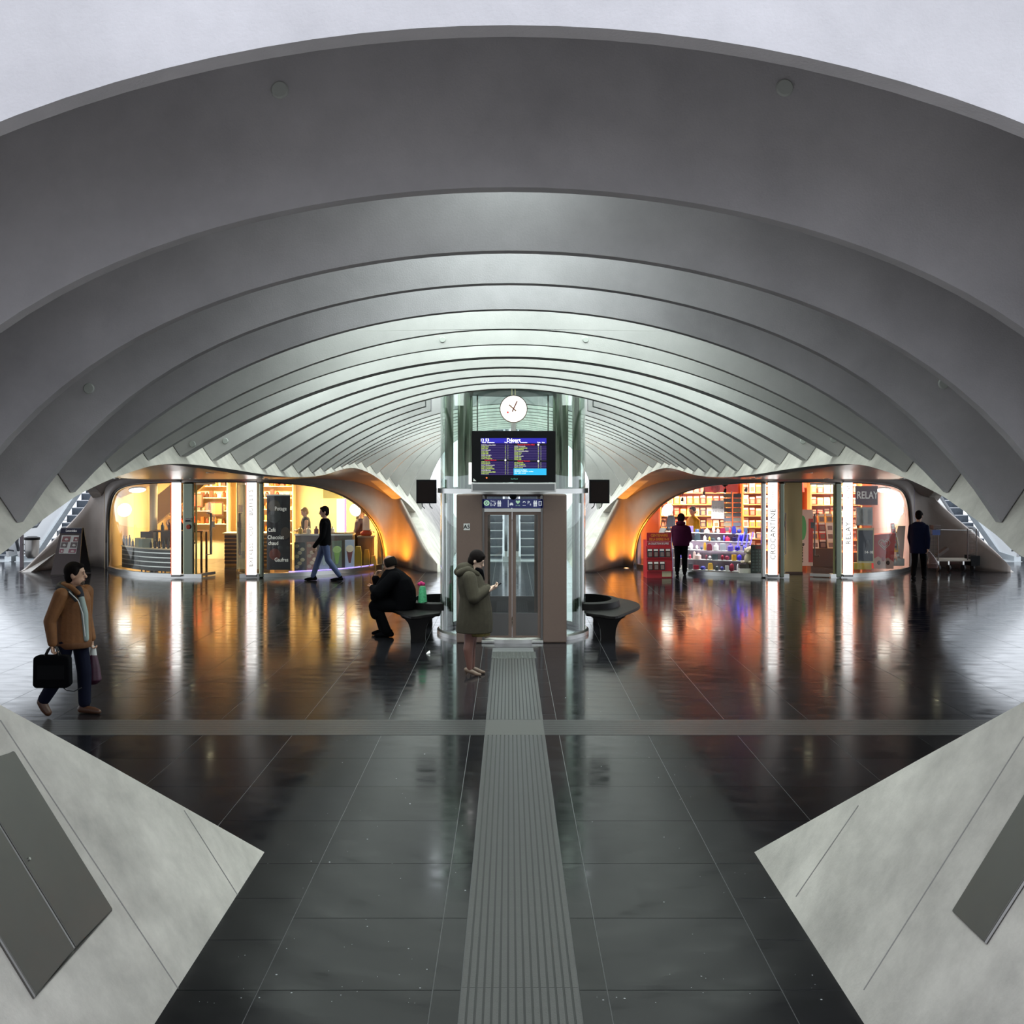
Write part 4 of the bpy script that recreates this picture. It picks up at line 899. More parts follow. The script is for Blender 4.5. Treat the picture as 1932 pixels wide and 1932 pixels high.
POST = [((0.05, 0.05, 0.055), (0.35, 0.3, 0.2), 'dark poster of small round sweets'), ((0.32, 0.16, 0.13), (0.6, 0.45, 0.35), 'poster of pink and cream scoops'), ((0.30, 0.34, 0.45), (0.5, 0.6, 0.4), 'pale blue poster of a green sundae'), ((0.12, 0.16, 0.13), (0.35, 0.5, 0.2), 'green poster of leaves'), ((0.32, 0.36, 0.50), (0.6, 0.5, 0.4), 'pale blue poster of a chocolate cone')]
for k, (bg, fg, lb) in enumerate(POST):
    x = -5.46 + 0.29 * k; y = plan_y(-x) + 0.2
    p = thing('dessert_poster', lb + ' low behind the cafe glass', 'poster', (x, y, 0.12), 0.3 + 0.06 * k)
    MB().box(-0.135, 0.135, -0.008, 0.008, 0, 0.74).build('sheet', mat('poster_bg%d' % k, bg, 0.5), p)
    if k < 2:
        for q in range(7): MB().ball((-0.07 + 0.07 * (q % 3), -0.01, 0.1 + 0.09 * q), (0.06, 0.006, 0.05), 10, 6).build('scoop', mat('poster_fg%d' % (k * 3 + q % 3), tuple(min(1, c * (0.7 + 0.3 * (q % 3))) for c in fg), 0.5), p)
    else:
        MB().ball((0, -0.01, 0.5), (0.12, 0.006, 0.1), 12, 6).build('scoop', mat('poster_fg%d' % (9 + k), fg, 0.5), p)
        MB().prism([(-0.09, 0.46), (0.09, 0.46), (0.03, 0.12), (-0.03, 0.12)], lambda u, v: (u, -0.012, v), (0, 0.004, 0)).build('cup', mat('poster_cup%d' % k, ((0.4, 0.45, 0.5), (0.2, 0.35, 0.1), (0.14, 0.03, 0.04))[k - 2], 0.5), p)
M_UV = emat('violet_strip', (0.40, 0.30, 1.0), 2.0)
uv = thing('violet_light_strip', 'thin violet light strip along the foot of the dessert posters', 'light strip', (0, 0, 0)); mb = MB(); strip_follow(mb, -1, 3.75, 5.7, 0.105, 0.125, 0.10, 16, None, 0.02); mb.build('tube', M_UV, uv)
for k in range(3): goods('gift_sack', 'sack', ['tall yellow gift sack beside the cone poster', 'middle olive gift sack in the cafe window', 'small tan gift sack at the narrow end of the cafe window'][k], 'yellow sacks in the cafe window', 'bag', [0.2, 0.17, 0.14][k], 0.16, [0.66, 0.55, 0.36][k], ['a08028', '8a6a20', 'b89040'][k], ([-4.12, -3.93, -3.77][k], [29.62, 29.95, 30.2][k], 0.0))
goods('sailing_boat', 'boat', 'small white sailing boat model on the counter beside the blond customer', '', 'bag', 0.2, 0.05, 0.4, 'e8e8e0', (-4.0, 30.35, 1.06)); goods('red_bowl', 'bowl', 'red bowl under the small sailing boat model', '', 'bun', 0.34, 0.2, 0.16, '9a1010', (-4.0, 30.35, 0.90))
gt = thing('corner_ledge', 'dark ledge carrying the red bowl and sailing boat', 'ledge', (-4.02, 30.35, 0)); MB().box(-0.2, 0.22, -0.12, 0.2, 0.0, 0.90).build('body', M_DWOOD, gt); MB().box(-0.22, 0.24, -0.14, 0.22, 0.86, 0.895).build('top', M_DSTEEL, gt)

# newsagent: stepped display of small goods in the window
dp = thing('window_display', 'stepped white display of trinkets in the newsagent window', 'display stand', (0, 0, 0))
STEPS = [(0.12, 0.28), (0.38, 0.42), (0.62, 0.56), (0.86, 0.72), (1.06, 0.9)]
for (z, off) in STEPS:
    mb = MB(); strip_follow(mb, 1, 4.3, 6.35, z - 0.02, z, off - 0.06, 16, None, 0.16); mb.build('step', mat('display_white', (0.8, 0.8, 0.82), 0.3), dp, smooth=0.5)
mb = MB(); strip_follow(mb, 1, 4.3, 6.35, 0.0, 1.04, 0.97, 16, None, 0.03); mb.build('back_board', mat('display_back', (0.25, 0.2, 0.25), 0.5), dp)
names = [('trinket_box', 'box'), ('snow_globe', 'ball'), ('souvenir_bottle', 'bottle'), ('toy', 'bun'), ('gift_bag', 'bag')]
for si, (z, off) in enumerate(STEPS):
    k = 0; x = 4.38
    while x < 6.3:
        w = R.uniform(0.06, 0.15); nm, kd = names[R.randrange(5)]; h = R.uniform(0.08, 0.2)
        blue = x > 5.9 and si in (1, 2, 3)
        hx = R.choice(['2018c0', '4030e0', '8080ff', '181040']) if blue else R.choice(GAUDY)
        goods(nm, nm.split('_')[-1] if '_' in nm else nm, '%s %s, %s along the %s step of the trinket display' % (HUE[hx], nm.replace('_', ' '), ORD[k], LEVEL[si]), 'trinkets on the stepped display: ' + nm.replace('_', ' ') + 's', kd, round(w, 2), 0.09, round(h, 2), hx, (x, plan_y(x) + off + R.uniform(-0.03, 0.03), z), R.uniform(-0.15, 0.15)); x += w + 0.03; k += 1
M_BLUEG = emat('blue_neon', (0.10, 0.08, 1.0), 3.0)
for k in range(4):
    p = thing('blue_neon_tube', ['short', 'tilted', 'tall', 'crossed'][k] + ' blue neon tube glowing at the end of the trinket display', 'neon tube', (5.95 + 0.11 * k, 28.35, 0.72 + 0.06 * (k % 2))); MB().tube([(0, 0, 0), (0.05 + 0.03 * (k % 2), 0, 0.34)], 0.014, 8).build('tube', M_BLUEG, p); MB().box(-0.03, 0.03, -0.03, 0.03, -0.02, 0.0).build('holder', M_BLACK, p)
ral = thing('plush_dog', 'cream plush dog sitting on boxes at the end of the newsagent window', 'soft toy', (6.15, 28.0, 0.325))
mp = mat('cream_plush', (0.72, 0.62, 0.45), 0.9)
MB().ball((0, 0, 0.13), (0.1, 0.09, 0.14), 12, 8).build('body', mp, ral, smooth=2); MB().ball((0, -0.02, 0.34), (0.085, 0.08, 0.09), 12, 8).build('head', mp, ral, smooth=2); MB().ball((-0.02, -0.1, 0.32), (0.035, 0.04, 0.03), 8, 6).build('muzzle', mp, ral, smooth=2)
for sx in (-1, 1): MB().ball((sx * 0.08, 0, 0.33), (0.025, 0.035, 0.08), 8, 6).build('ear', mp, ral, smooth=2); MB().ball((sx * 0.1 - 0.06, -0.08, 0.05), (0.05, 0.09, 0.04), 8, 6).build('paw', mp, ral, smooth=2)
for k in range(2): goods('white_crate', 'box', ['lowest white', 'dark fronted', 'white topmost'][k] + ' cardboard box under the plush dog', 'white boxes under the plush dog', 'box', 0.36, 0.2, 0.11, ['f0eee8', '3a3428', 'f4f0ea'][k], (6.1, 28.0, 0.10 + 0.11 * k if k < 2 else 0.32 - 0.0))
cal = thing('calendar_rack', 'black wire calendar rack before the long-worded light column', 'rack', (6.38, 27.85, 0.1))
MB().box(-0.19, 0.19, -0.02, 0.02, 0.0, 0.72).build('panel', mat('rack_black', (0.02, 0.03, 0.028), 0.5), cal); MB().box(-0.08, 0.16, -0.024, -0.02, 0.62, 0.69).build('red_header', mat('rack_red', (0.15, 0.01, 0.015), 0.5), cal)
for r_ in range(7):
    for c_ in range(4): MB().box(-0.16 + 0.088 * c_, -0.10 + 0.088 * c_, -0.026, -0.02, 0.05 + 0.08 * r_, 0.10 + 0.08 * r_).build('card', mat('rack_card', (0.07, 0.10, 0.095), 0.5), cal)
# magazine racks, shelves and posters
rk = thing('postcard_rack', 'grey postcard carousel behind the trinket display', 'rack', (6.05, 29.6, 0))
MB().tube([(0, 0, 0), (0, 0, 2.15)], 0.02, 8).build('pole', M_STEEL, rk)
for z in range(9):
    for x in (-0.13, 0.13): MB().box(x - 0.11, x + 0.11, -0.14, -0.12, 0.95 + z * 0.13, 1.06 + z * 0.13).build('card_pocket', mat('pocket_%d' % ((z + (x > 0)) % 4), [(0.25, 0.24, 0.2), (0.12, 0.12, 0.14), (0.3, 0.26, 0.18), (0.16, 0.18, 0.22)][(z + (x > 0)) % 4], 0.5), rk)
MB().box(-0.28, 0.28, -0.12, 0.12, 0.0, 0.06).build('base', M_DSTEEL, rk)
ps = thing('price_poster', 'white price list poster hung in the newsagent window', 'poster', (5.62, 29.3, 1.42)); MB().box(-0.17, 0.17, -0.005, 0.005, 0, 0.5).build('sheet', mat('poster_white', (0.85, 0.85, 0.82), 0.5), ps)
for k in range(3): text('price_line', ['3,50 5,20', '4,80 6,90', '2,20 9,95'][k], 0.075, M_TXT, ps, (0, -0.008, 0.3 - 0.1 * k))
MB().tube([(-0.12, 0, 0.5), (-0.12, 0, 0.68)], 0.004, 5).build('string', M_STEEL, ps)
for i, (x, y, w, rz, lb) in enumerate(((5.6, 33.2, 2.0, 0, 'tall magazine shelves glowing orange behind the yellow jacket'), (7.9, 33.2, 1.6, 0, 'tall magazine shelves straight behind the newsagent doorway'), (9.75, 32.6, 1.5, 0, 'stacked shelves of snacks behind the red ice cream bin'))):
    zs = [0.3, 0.65, 1.0, 1.35, 1.7, 2.05, 2.35]; shelf_unit(lb, x, y, w, 0.4, zs[:-1], mat('shelf_orange', (0.62, 0.25, 0.10), 0.5))
    for zi, z in enumerate(zs[:-1]):
        n = int(w / 0.2)
        for k in range(n): hx = R.choice(MAGS); goods('magazine', 'magazine', '%s magazine, %s along the %s shelf %s' % (HUE[hx], ORD[k], LEVEL[zi], ('behind the yellow jacket', 'behind the newsagent doorway', 'behind the red ice cream bin')[i]), 'magazines: ' + lb[:30], 'mag', 0.17, 0.02, round(R.choice([0.22, 0.25, 0.28]), 2), hx, (x - w / 2 + 0.2 * (k + 0.5), y - 0.1, z), 0, -0.12)
mr = thing('newspaper_stand', 'tilted newspaper stand between the doorway and the purple banner', 'stand', (8.95, 31.0, 0)); MB().box(-0.4, 0.4, -0.2, 0.2, 0, 0.5).build('base', M_DWOOD, mr); MB().obox((0, 0.0, 0.95), (0.4, 0, 0), (0, 0.02, 0.0), (0, 0.12, 0.45)).build('back_board', M_WOOD, mr)
for k in range(12): goods('newspaper', 'newspaper', 'folded newspaper, %s across on the %s row of the tilted stand' % (ORD[k % 3], LEVEL[k // 3]), 'newspapers on the tilted stand', 'mag', 0.2, 0.02, 0.26, R.choice(MAGS), (8.68 + 0.22 * (k % 3), 30.82 + 0.05 * (k // 3), 0.52 + 0.24 * (k // 3)), 0, -0.25)
# doorway: beige partition, red hanging lamps, drink poster
bp_ = thing('beige_partition', 'olive beige partition wall inside the newsagent doorway', 'partition', (7.42, 28.75, 0)); MB().box(-0.32, 0.32, -0.04, 0.04, 0, 2.55).build('panel', mat('olive_beige', (0.36, 0.28, 0.13), 0.55), bp_); MB().box(-0.33, 0.33, -0.05, 0.05, 0, 0.05).build('skirting', M_DWOOD, bp_)
pnl = thing('drink_poster', 'tall poster of a green bottle just inside the newsagent doorway', 'poster', (8.15, 29.9, 0.1)); MB().box(-0.17, 0.2, -0.01, 0.01, 0, 1.55).build('sheet', mat('poster_pink', (0.75, 0.6, 0.52), 0.5), pnl)
MB().ball((-0.08, -0.012, 1.05), (0.1, 0.004, 0.34), 14, 10).build('bottle_picture', mat('bottle_green', (0.08, 0.42, 0.12), 0.4), pnl); text('poster_word', 'Brennos', 0.16, M_BLACK, pnl, (-0.1, -0.014, 0.36), rot=(PI / 2, PI / 2, 0), bold=0.003); MB().box(0.08, 0.2, -0.013, -0.01, 0.1, 1.3).build('red_side', mat('poster_red', (0.5, 0.05, 0.05), 0.5), pnl)
for k, (x, z) in enumerate(((8.1, 1.95), (8.45, 2.1))):
    h = thing('pendant_lamp', ['white glowing pendant lamp in the newsagent doorway', 'red glass pendant lamp deep in the newsagent'][k], 'pendant lamp', (x, 30.6 + k, z)); MB().lathe((0, 0, 0), [(0.13, 0.0), (0.11, 0.2), (0.06, 0.42), (0.02, 0.45)], 18).build('shade', [emat('pendant_white', (1, 0.9, 0.75), 4.0), emat('pendant_red', (0.9, 0.05, 0.03), 1.5)][k], h, smooth=0.8); MB().tube([(0, 0, 0.44), (0, 0, 2.7 - z)], 0.008, 6).build('cable', M_BLACK, h)
rb = thing('red_bulkhead', 'glossy red hanging panel under the newsagent ceiling', 'panel', (6.0, 30.2, 2.12)); MB().box(-0.6, 0.35, -0.03, 0.03, 0, 0.55).build('panel', mat('gloss_red', (0.65, 0.05, 0.04), 0.25, emit=(0.8, 0.06, 0.04), estr=0.25), rb); MB().ball((-0.3, -0.08, 0.12), (0.14, 0.1, 0.14), 12, 8).build('red_globe', mat('globe_red', (0.7, 0.03, 0.03), 0.2), rb); MB().prism([(-0.4, 0.5), (-0.1, 0.5), (0.05, 0.2), (-0.05, 0.15), (-0.25, 0.3)], lambda u, v: (u, -0.16, v), (0, 0.04, 0)).build('black_swag', M_BLACK, rb)
# RELAY banner, dark poster, ice cream bin, flag leaflets
rs = thing('shop_banner', 'purple banner with one pale capital word hung behind the glass', 'banner', (9.40, 28.6, 1.82)); MB().box(-0.29, 0.29, -0.01, 0.01, 0, 0.50).build('cloth', mat('banner_purple', (0.09, 0.025, 0.05), 0.6), rs); text('banner_word', 'RELAY', 0.27, mat('banner_pale', (0.6, 0.58, 0.58), 0.5, emit=(0.6, 0.58, 0.58), estr=0.2), rs, (0.02, -0.013, 0.25), xscale=0.72, bold=0.003)
for sx in (-0.25, 0.25): MB().tube([(sx, 0, 0.5), (sx, 0, 0.8)], 0.006, 6).build('hanger', M_STEEL, rs)
gp = thing('glass_shelf_stack', 'grey translucent leaflet rack under the purple banner', 'rack', (9.33, 28.6, 1.28)); MB().box(-0.2, 0.22, -0.04, 0.04, 0, 0.48).build('body', mat('grey_perspex', (0.25, 0.27, 0.28), 0.2), gp)
for k in range(4): MB().box(-0.19 + 0.1 * k, -0.12 + 0.1 * k, -0.05, -0.04, 0.05, 0.42).build('leaflet', mat('leaflet_%d' % (k % 2), ((0.4, 0.42, 0.42), (0.2, 0.22, 0.23))[k % 2], 0.5), gp)
dpz = thing('film_poster', 'dark blue poster marked 14-18 in a pale frame below the purple banner', 'poster', (9.34, 28.5, 0.30)); MB().box(-0.22, 0.22, -0.01, 0.01, 0, 0.92).build('frame', mat('pale_frame', (0.55, 0.55, 0.35), 0.5), dpz); MB().box(-0.19, 0.19, -0.014, -0.008, 0.05, 0.86).build('print', mat('poster_navy', (0.02, 0.025, 0.05), 0.3), dpz)
text('poster_number', '14-18', 0.10, M_BT, dpz, (0.08, -0.016, 0.28)); MB().ball((0.06, -0.015, 0.45), (0.05, 0.003, 0.16), 10, 8).build('figure_print', mat('print_grey', (0.10, 0.11, 0.14), 0.5), dpz)
yf = thing('poster_easel', 'yellow edged stand holding the dark blue poster', 'stand', (9.30, 28.70, 0.0)); MB().box(-0.26, -0.23, -0.02, 0.1, 0, 1.35).build('upright', mat('yellow_metal', (0.45, 0.38, 0.05), 0.4), yf); MB().box(-0.26, 0.24, -0.08, 0.0, 0.12, 0.30).build('tray', mat('yellow_metal', (0.45, 0.38, 0.05), 0.4), yf)
ib = thing('ice_cream_bin', 'red ice cream bin with a pale heart logo and splashes of cream', 'bin', (10.0, 29.05, 0.10))
M_IR = mat('bin_red', (0.48, 0.012, 0.012), 0.3)
mb = MB(); mb.grid([[(-0.25, -0.02, 0), (0.25, 0.22, 0)], [(-0.32, -0.05, 0.9), (0.30, 0.25, 0.95)]]); mb.grid([[(-0.25, 0.25, 0), (0.25, 0.45, 0)], [(-0.32, 0.25, 0.9), (0.30, 0.5, 0.95)]])
body = MB().prism([(-0.26, 0.0), (0.27, 0.0), (0.32, 0.95), (-0.30, 0.90)], lambda u, v: (u, 0.0, v), (0, 0.35, 0)).build('body', M_IR, ib)
MB().prism([(-0.255, 0.0), (0.265, 0.0), (0.28, 0.18), (0.12, 0.30), (0.0, 0.24), (-0.14, 0.33), (-0.27, 0.26)], lambda u, v: (u, -0.006, v), (0, 0.006, 0)).build('cream_splash', mat('splash_pink', (0.62, 0.42, 0.38), 0.5), ib)
for s in (0.15, 0.095):
    h = MB(); hp_ = [(math.copysign(abs(math.sin(t)) ** 3, math.sin(t)) * s, (0.8125 * math.cos(t) - 0.3125 * math.cos(2 * t) - 0.125 * math.cos(3 * t) - 0.0625 * math.cos(4 * t)) * s) for t in (2 * PI * k / 28 for k in range(28))]
    h.tube([(0.02 + u, -0.008, 0.66 + v) for u, v in hp_], 0.012, 6, closed=True); h.build('heart_logo', mat('heart_pale', (0.72, 0.55, 0.55), 0.5), ib)
for k in range(3): MB().ball((-0.12 + 0.12 * k, -0.008, 0.16 + 0.1 * (k % 2)), (0.05, 0.006, 0.06), 10, 6).build('berry_print', mat('berry_%d' % (k % 2), ((0.05, 0.015, 0.01), (0.35, 0.02, 0.03))[k % 2], 0.5), ib)
for k in range(5): 
    o = goods('flag_leaflet', 'leaflet', ['red', 'black', 'yellow', 'pale grey', 'darker grey'][k] + ' upright leaflet beside the red ice cream bin', 'flag leaflets by the red bin', 'mag', 0.13, 0.02, 0.55, ['c01818', '1a1a1a', 'd0a020', 'b8c0c0', 'a8b0b0'][k], (10.40 + 0.06 * k, 29.38 + 0.08 * k, 0.75 - 0.12 * k), 0.5, -0.1)
gb = thing('leaflet_shelf', 'pale slanted leaflet shelf at the outer end of the newsagent window', 'shelf', (10.62, 29.95, 0.1)); MB().prism([(-0.2, 0.0), (0.22, 0.0), (0.3, 1.1), (0.1, 1.1)], lambda u, v: (u, 0.0, v), (0, 0.25, 0)).build('body', mat('pale_metal', (0.55, 0.57, 0.55), 0.4), gb); MB().box(-0.2, 0.25, -0.06, 0.0, 0.0, 0.2).build('plinth', M_DSTEEL, gb)
for k in range(2): goods('cream_tote', 'shopping bag', ['patterned grey shopping bag with long handles hung in the newsagent window', 'dark shopping bag with long handles hung above the patterned one'][k], '', 'bag', 0.24, 0.06, 0.32, ['8a8c88', '2a3038'][k], (4.24 + 0.22 * k, 30.0, 0.82 + 0.35 * k)); 
for k in range(2):
    hd = [x for x in bpy.data.objects if x.name.startswith('cream_tote')][k]; hm = MB(); hm.tube([(-0.07, 0, 0.3), (-0.03, 0, 0.52), (0.0, 0, 0.56), (0.03, 0, 0.52), (0.07, 0, 0.3)], 0.008, 6); hm.build('bag_handle', M_BLACK, hd)

# ------------------------------------------------------------------ escalators at the far ends of the three barrels
M_STEP = mat('escalator_step', (0.12, 0.14, 0.17), 0.4, 0.3, noise=0.25, nscale=14); M_EDGE = mat('step_edge', (0.8, 0.8, 0.82), 0.4)
M_BAL = mat('balustrade_white', (0.86, 0.87, 0.88), 0.35); M_RAIL = mat('handrail_rubber', (0.05, 0.055, 0.065), 0.35); M_SKIRT = mat('escalator_skirt', (0.62, 0.66, 0.68), 0.3, 0.5)
step_me = MB().box(-0.5, 0.5, 0, 0.40, -0.24, 0.0, 0).box(-0.5, 0.5, -0.006, 0.012, -0.02, 0.004, 1).mesh('step', [M_STEP, M_EDGE])
ANG = math.radians(30); DY = 0.40; DZ = DY * math.tan(ANG)
def escalator(x, label, grp):
    e = thing('escalator', label, 'escalator', (x, 33.3, 0.0), 0, grp)
    MB().box(-0.72, 0.72, -0.9, 0.1, 0.0, 0.012).build('landing_plate', M_SKIRT, e)
    MB().box(-0.5, 0.5, -0.12, 0.02, 0.012, 0.018).build('comb', mat('comb_dark', (0.05, 0.05, 0.05), 0.4), e)
    for k in range(22): inst('step', step_me, e, (0, k * DY, max(0, k - 0.6) * DZ + 0.012))
    top = 22 * DY; zt = 21.4 * DZ
    for sx in (-1, 1):
        a = sx * 0.52; b = sx * 0.72
        p = [(-0.75, 0.012), (0.3, 0.012), (top, zt - 0.1), (top, zt + 0.95), (0.35, 0.95), (-0.6, 0.95), (-0.85, 0.80), (-0.9, 0.55), (-0.85, 0.25)]
        MB().prism(p, lambda u, v: (min(a, b) + 0.06, u, v), (0.08, 0, 0)).build('balustrade', M_BAL, e, bevel=0.01)
        q = [(-0.8, 0.012), (0.3, 0.012), (top, zt - 0.1), (top, zt + 0.2), (0.2, 0.22), (-0.8, 0.15)]
        MB().prism(q, lambda u, v: (min(a, b), u, v), (0.2, 0, 0)).build('skirt_panel', M_SKIRT, e)
        MB().tube([(sx * 0.62, u, v) for u, v in ((-0.5, 0.30), (-0.85, 0.35), (-0.97, 0.6), (-0.9, 0.86), (-0.65, 0.99), (0.35, 0.99), (top * 0.3, zt * 0.3 + 0.84), (top, zt + 0.99))], 0.05, 10).build('handrail', M_RAIL, e, smooth=1.0)
    return e
for cx, w in ((0.0, 'behind the glass lift'), (15.3, 'beyond the right opening'), (-14.9, 'beyond the left opening')):
    for x, s in ((-0.72, 'left'), (0.86, 'right')):
        escalator(cx + x, '%s one of the two white escalators rising %s' % (s, w), 'escalators ' + w)
# ------------------------------------------------------------------ litter bin on a post
lb = thing('litter_bin', 'brushed steel litter bin on a dark post in the left opening', 'litter bin', (-13.72, 30.6, 0))
MB().box(-0.05, 0.03, -0.04, 0.04, 0, 0.92).build('post', mat('bin_post', (0.10, 0.08, 0.09), 0.4, 0.5), lb)
MB().lathe((0.28, 0, 0), [(0.0, 0.26), (0.12, 0.26), (0.17, 0.32), (0.19, 0.5), (0.19, 0.78), (0.0, 0.78)], 20).build('body', mat('bin_steel', (0.32, 0.31, 0.30), 0.35, 0.9), lb, smooth=0.7)
MB().lathe((0.28, 0, 0), [(0.2, 0.77), (0.21, 0.77), (0.21, 0.84), (0.12, 0.87), (0, 0.87)], 20).build('lid', M_BLACK, lb, smooth=0.7); MB().box(0.02, 0.1, -0.02, 0.02, 0.62, 0.66).build('bracket', M_DSTEEL, lb); MB().box(0.02, 0.1, -0.02, 0.02, 0.36, 0.40).build('bracket', M_DSTEEL, lb)
# ------------------------------------------------------------------ A-board
ab = thing('sandwich_board', 'dark brown pavement sandwich board with a pale photo menu beside the left leg', 'sandwich board', (-11.5, 28.55, 0), -0.08)
M_ABD = mat('board_brown', (0.055, 0.035, 0.032), 0.5)
def leaf(sy):
    mb = MB(); mb.add([(-0.40, sy * 0.34, 0.02), (0.36, sy * 0.34, 0.02), (0.30, sy * 0.03, 1.22), (-0.27, sy * 0.03, 1.22), (-0.40, sy * 0.34 + 0.025, 0.02), (0.36, sy * 0.34 + 0.025, 0.02), (0.30, sy * 0.03 + 0.025, 1.22), (-0.27, sy * 0.03 + 0.025, 1.22)],
           [(0, 1, 2, 3), (7, 6, 5, 4), (0, 4, 5, 1), (1, 5, 6, 2), (2, 6, 7, 3), (3, 7, 4, 0)]); return mb
f_ = leaf(-1).build('front_leaf', M_ABD, ab); leaf(1).build('rear_leaf', mat('board_black', (0.01, 0.008, 0.008), 0.6), ab)
def onb(u, v, off=0.006): y = -0.34 + (0.31) * (v - 0.02) / 1.2; return (u, y - off, v)
MB().add([onb(-0.245, 0.56), onb(0.22, 0.56), onb(0.245, 1.03), onb(-0.225, 1.03)], [(0, 1, 2, 3)]).build('photo_sheet', mat('sheet_pale', (0.55, 0.54, 0.50), 0.5), f_)
for k, (u, v, w, h) in enumerate(((-0.09, 0.93, 0.12, 0.07), (-0.13, 0.78, 0.10, 0.07), (-0.18, 0.63, 0.06, 0.05), (0.17, 0.93, 0.07, 0.06), (0.13, 0.78, 0.10, 0.07), (0.11, 0.63, 0.11, 0.05))):
    MB().add([onb(u - w, v - h, 0.009), onb(u + w * 0.8, v - h, 0.009), onb(u + w, v + h, 0.009), onb(u - w * 0.8, v + h, 0.009)], [(0, 1, 2, 3)]).build('dish_photo', mat('dish_photo_%d' % (k % 3), ((0.22, 0.08, 0.08), (0.12, 0.09, 0.09), (0.28, 0.10, 0.13))[k % 3], 0.5), f_)
    MB().ball(Vector(onb(u + 0.01, v - 0.01, 0.012)), (w * 0.45, 0.004, h * 0.5), 10, 6).build('plate', mat('plate_pale', (0.6, 0.58, 0.52), 0.5), f_)
text('board_title', 'Leonidas', 0.085, M_BT, f_, onb(0.02, 1.145, 0.012), rot=(math.radians(75), 0, 0)); MB().add([onb(-0.27, 1.08), onb(0.29, 1.08), onb(0.30, 1.21), onb(-0.27, 1.21)], [(0, 1, 2, 3)]).build('title_band', mat('title_navy', (0.012, 0.01, 0.03), 0.4), f_)
MB().add([onb(-0.275, 1.205), onb(0.30, 1.205), onb(0.30, 1.22), onb(-0.275, 1.22)], [(0, 1, 2, 3)]).build('top_rail', M_STEEL, f_)
# ------------------------------------------------------------------ red display stand
rd = thing('book_display_stand', 'red cardboard book display stand before the newsagent window', 'display stand', (3.82, 27.6, 0), 0.10)
M_RC = mat('red_card', (0.42, 0.012, 0.02), 0.5); M_VI = mat('violet_card', (0.40, 0.36, 0.62), 0.5)
MB().prism([(0.0, 0.0), (0.42, 0.0), (0.42, 0.95), (0.12, 0.80), (0.02, 0.40)], lambda u, v: (-0.33, u, v), (0.66, 0, 0)).build('body', M_RC, rd)
MB().prism([(-0.01, 0.0), (0.44, 0.0), (0.44, 1.12), (0.16, 1.12), (0.10, 0.80), (0.0, 0.40)], lambda u, v: (0.33, u, v), (0.02, 0, 0)).build('side_card', M_VI, rd)
hd = MB().box(-0.30, 0.34, 0.14, 0.17, 0.80, 1.14).build('header', M_RC, rd)
M_ORT = mat('orange_print', (0.80, 0.25, 0.02), 0.5); M_WHT = mat('white_print', (0.8, 0.7, 0.7), 0.5)
text('header_line', 'CENTENAIRE', 0.095, M_ORT, hd, (0.02, 0.137, 1.07), bold=0.003, xscale=0.8); text('header_line', 'DE LA GUERRE 14-18', 0.09, M_ORT, hd, (0.02, 0.137, 0.97), bold=0.003, xscale=0.62)
MB().box(-0.30, 0.34, 0.136, 0.14, 0.905, 0.918).build('header_rule', mat('pink_rule', (0.7, 0.2, 0.25), 0.5), hd); text('header_line', 'LA COLLECTION DE LIVRES', 0.07, M_WHT, hd, (0.0, 0.137, 0.86), bold=0.002, xscale=0.62)
for z, y in ((0.52, 0.06), (0.20, 0.0)): MB().box(-0.32, 0.32, y - 0.05, y + 0.1, z - 0.03, z).build('ledge', M_RC, rd)
for r_, (z, y, n) in enumerate(((0.52, 0.045, 4), (0.20, -0.015, 3))):
    for k in range(n):
        goods('display_book', 'book', 'dark covered book, %s along the %s ledge of the red stand' % (ORD[k], ['upper', 'lower'][r_]), 'books on the red display stand', 'mag', 0.13, 0.02, 0.22, ['1a1c20', '141018', '203848', '3a2412', '2a1c10', '4a2410', '101820'][(r_ * 4 + k) % 7], (3.57 + 0.155 * k, 27.6 + y - 0.06 + 0.016 * k, z + 0.002), 0.10, -0.1)
MB().box(0.06, 0.30, -0.012, 0.0, 0.03, 0.18).build('price_card', mat('price_cream', (0.65, 0.55, 0.35), 0.5), rd)
# ------------------------------------------------------------------ luggage / roll trolley
tr = thing('roll_trolley', 'wire sided stock trolley standing before the right leg', 'trolley', (12.1, 29.7, 0))
M_TR = mat('trolley_steel', (0.10, 0.085, 0.08), 0.35, 0.8)
MB().box(-0.55, 0.45, -0.3, 0.3, 0.27, 0.32).build('platform', mat('trolley_deck', (0.45, 0.40, 0.33), 0.5), tr)
for x in (-0.62, 0.42):
    fr_ = MB(); fr_.tube([(x - 0.12, -0.3, 0.3), (x - 0.12, -0.3, 1.15), (x + 0.12, -0.3, 1.15), (x + 0.12, -0.3, 0.3)], 0.016, 8)
    fp = fr_.build('end_frame', M_TR, tr, smooth=1)
    for k in range(7): MB().tube([(x - 0.12, -0.3, 0.4 + 0.1 * k), (x + 0.12, -0.3, 0.4 + 0.1 * k)], 0.004, 4).build('wire', M_TR, fp)
    for k in range(5): MB().tube([(x - 0.08 + 0.04 * k, -0.3, 0.32), (x - 0.08 + 0.04 * k, -0.3, 1.13)], 0.003, 4).build('wire', M_TR, fp)
MB().tube([(-0.55, -0.3, 1.12), (0.4, -0.3, 1.10)], 0.012, 8).build('top_rail', M_STEEL, tr); MB().box(-0.66, -0.45, -0.33, -0.25, 0.98, 1.12).build('blue_label', mat('label_blue', (0.06, 0.10, 0.28), 0.5), tr)
MB().box(0.38, 0.62, -0.34, 0.1, 0.15, 0.42).build('black_crate', M_BLACK, tr); MB().box(-0.62, -0.42, -0.3, 0.0, 1.12, 1.24).build('dark_tray', M_DWOOD, tr)
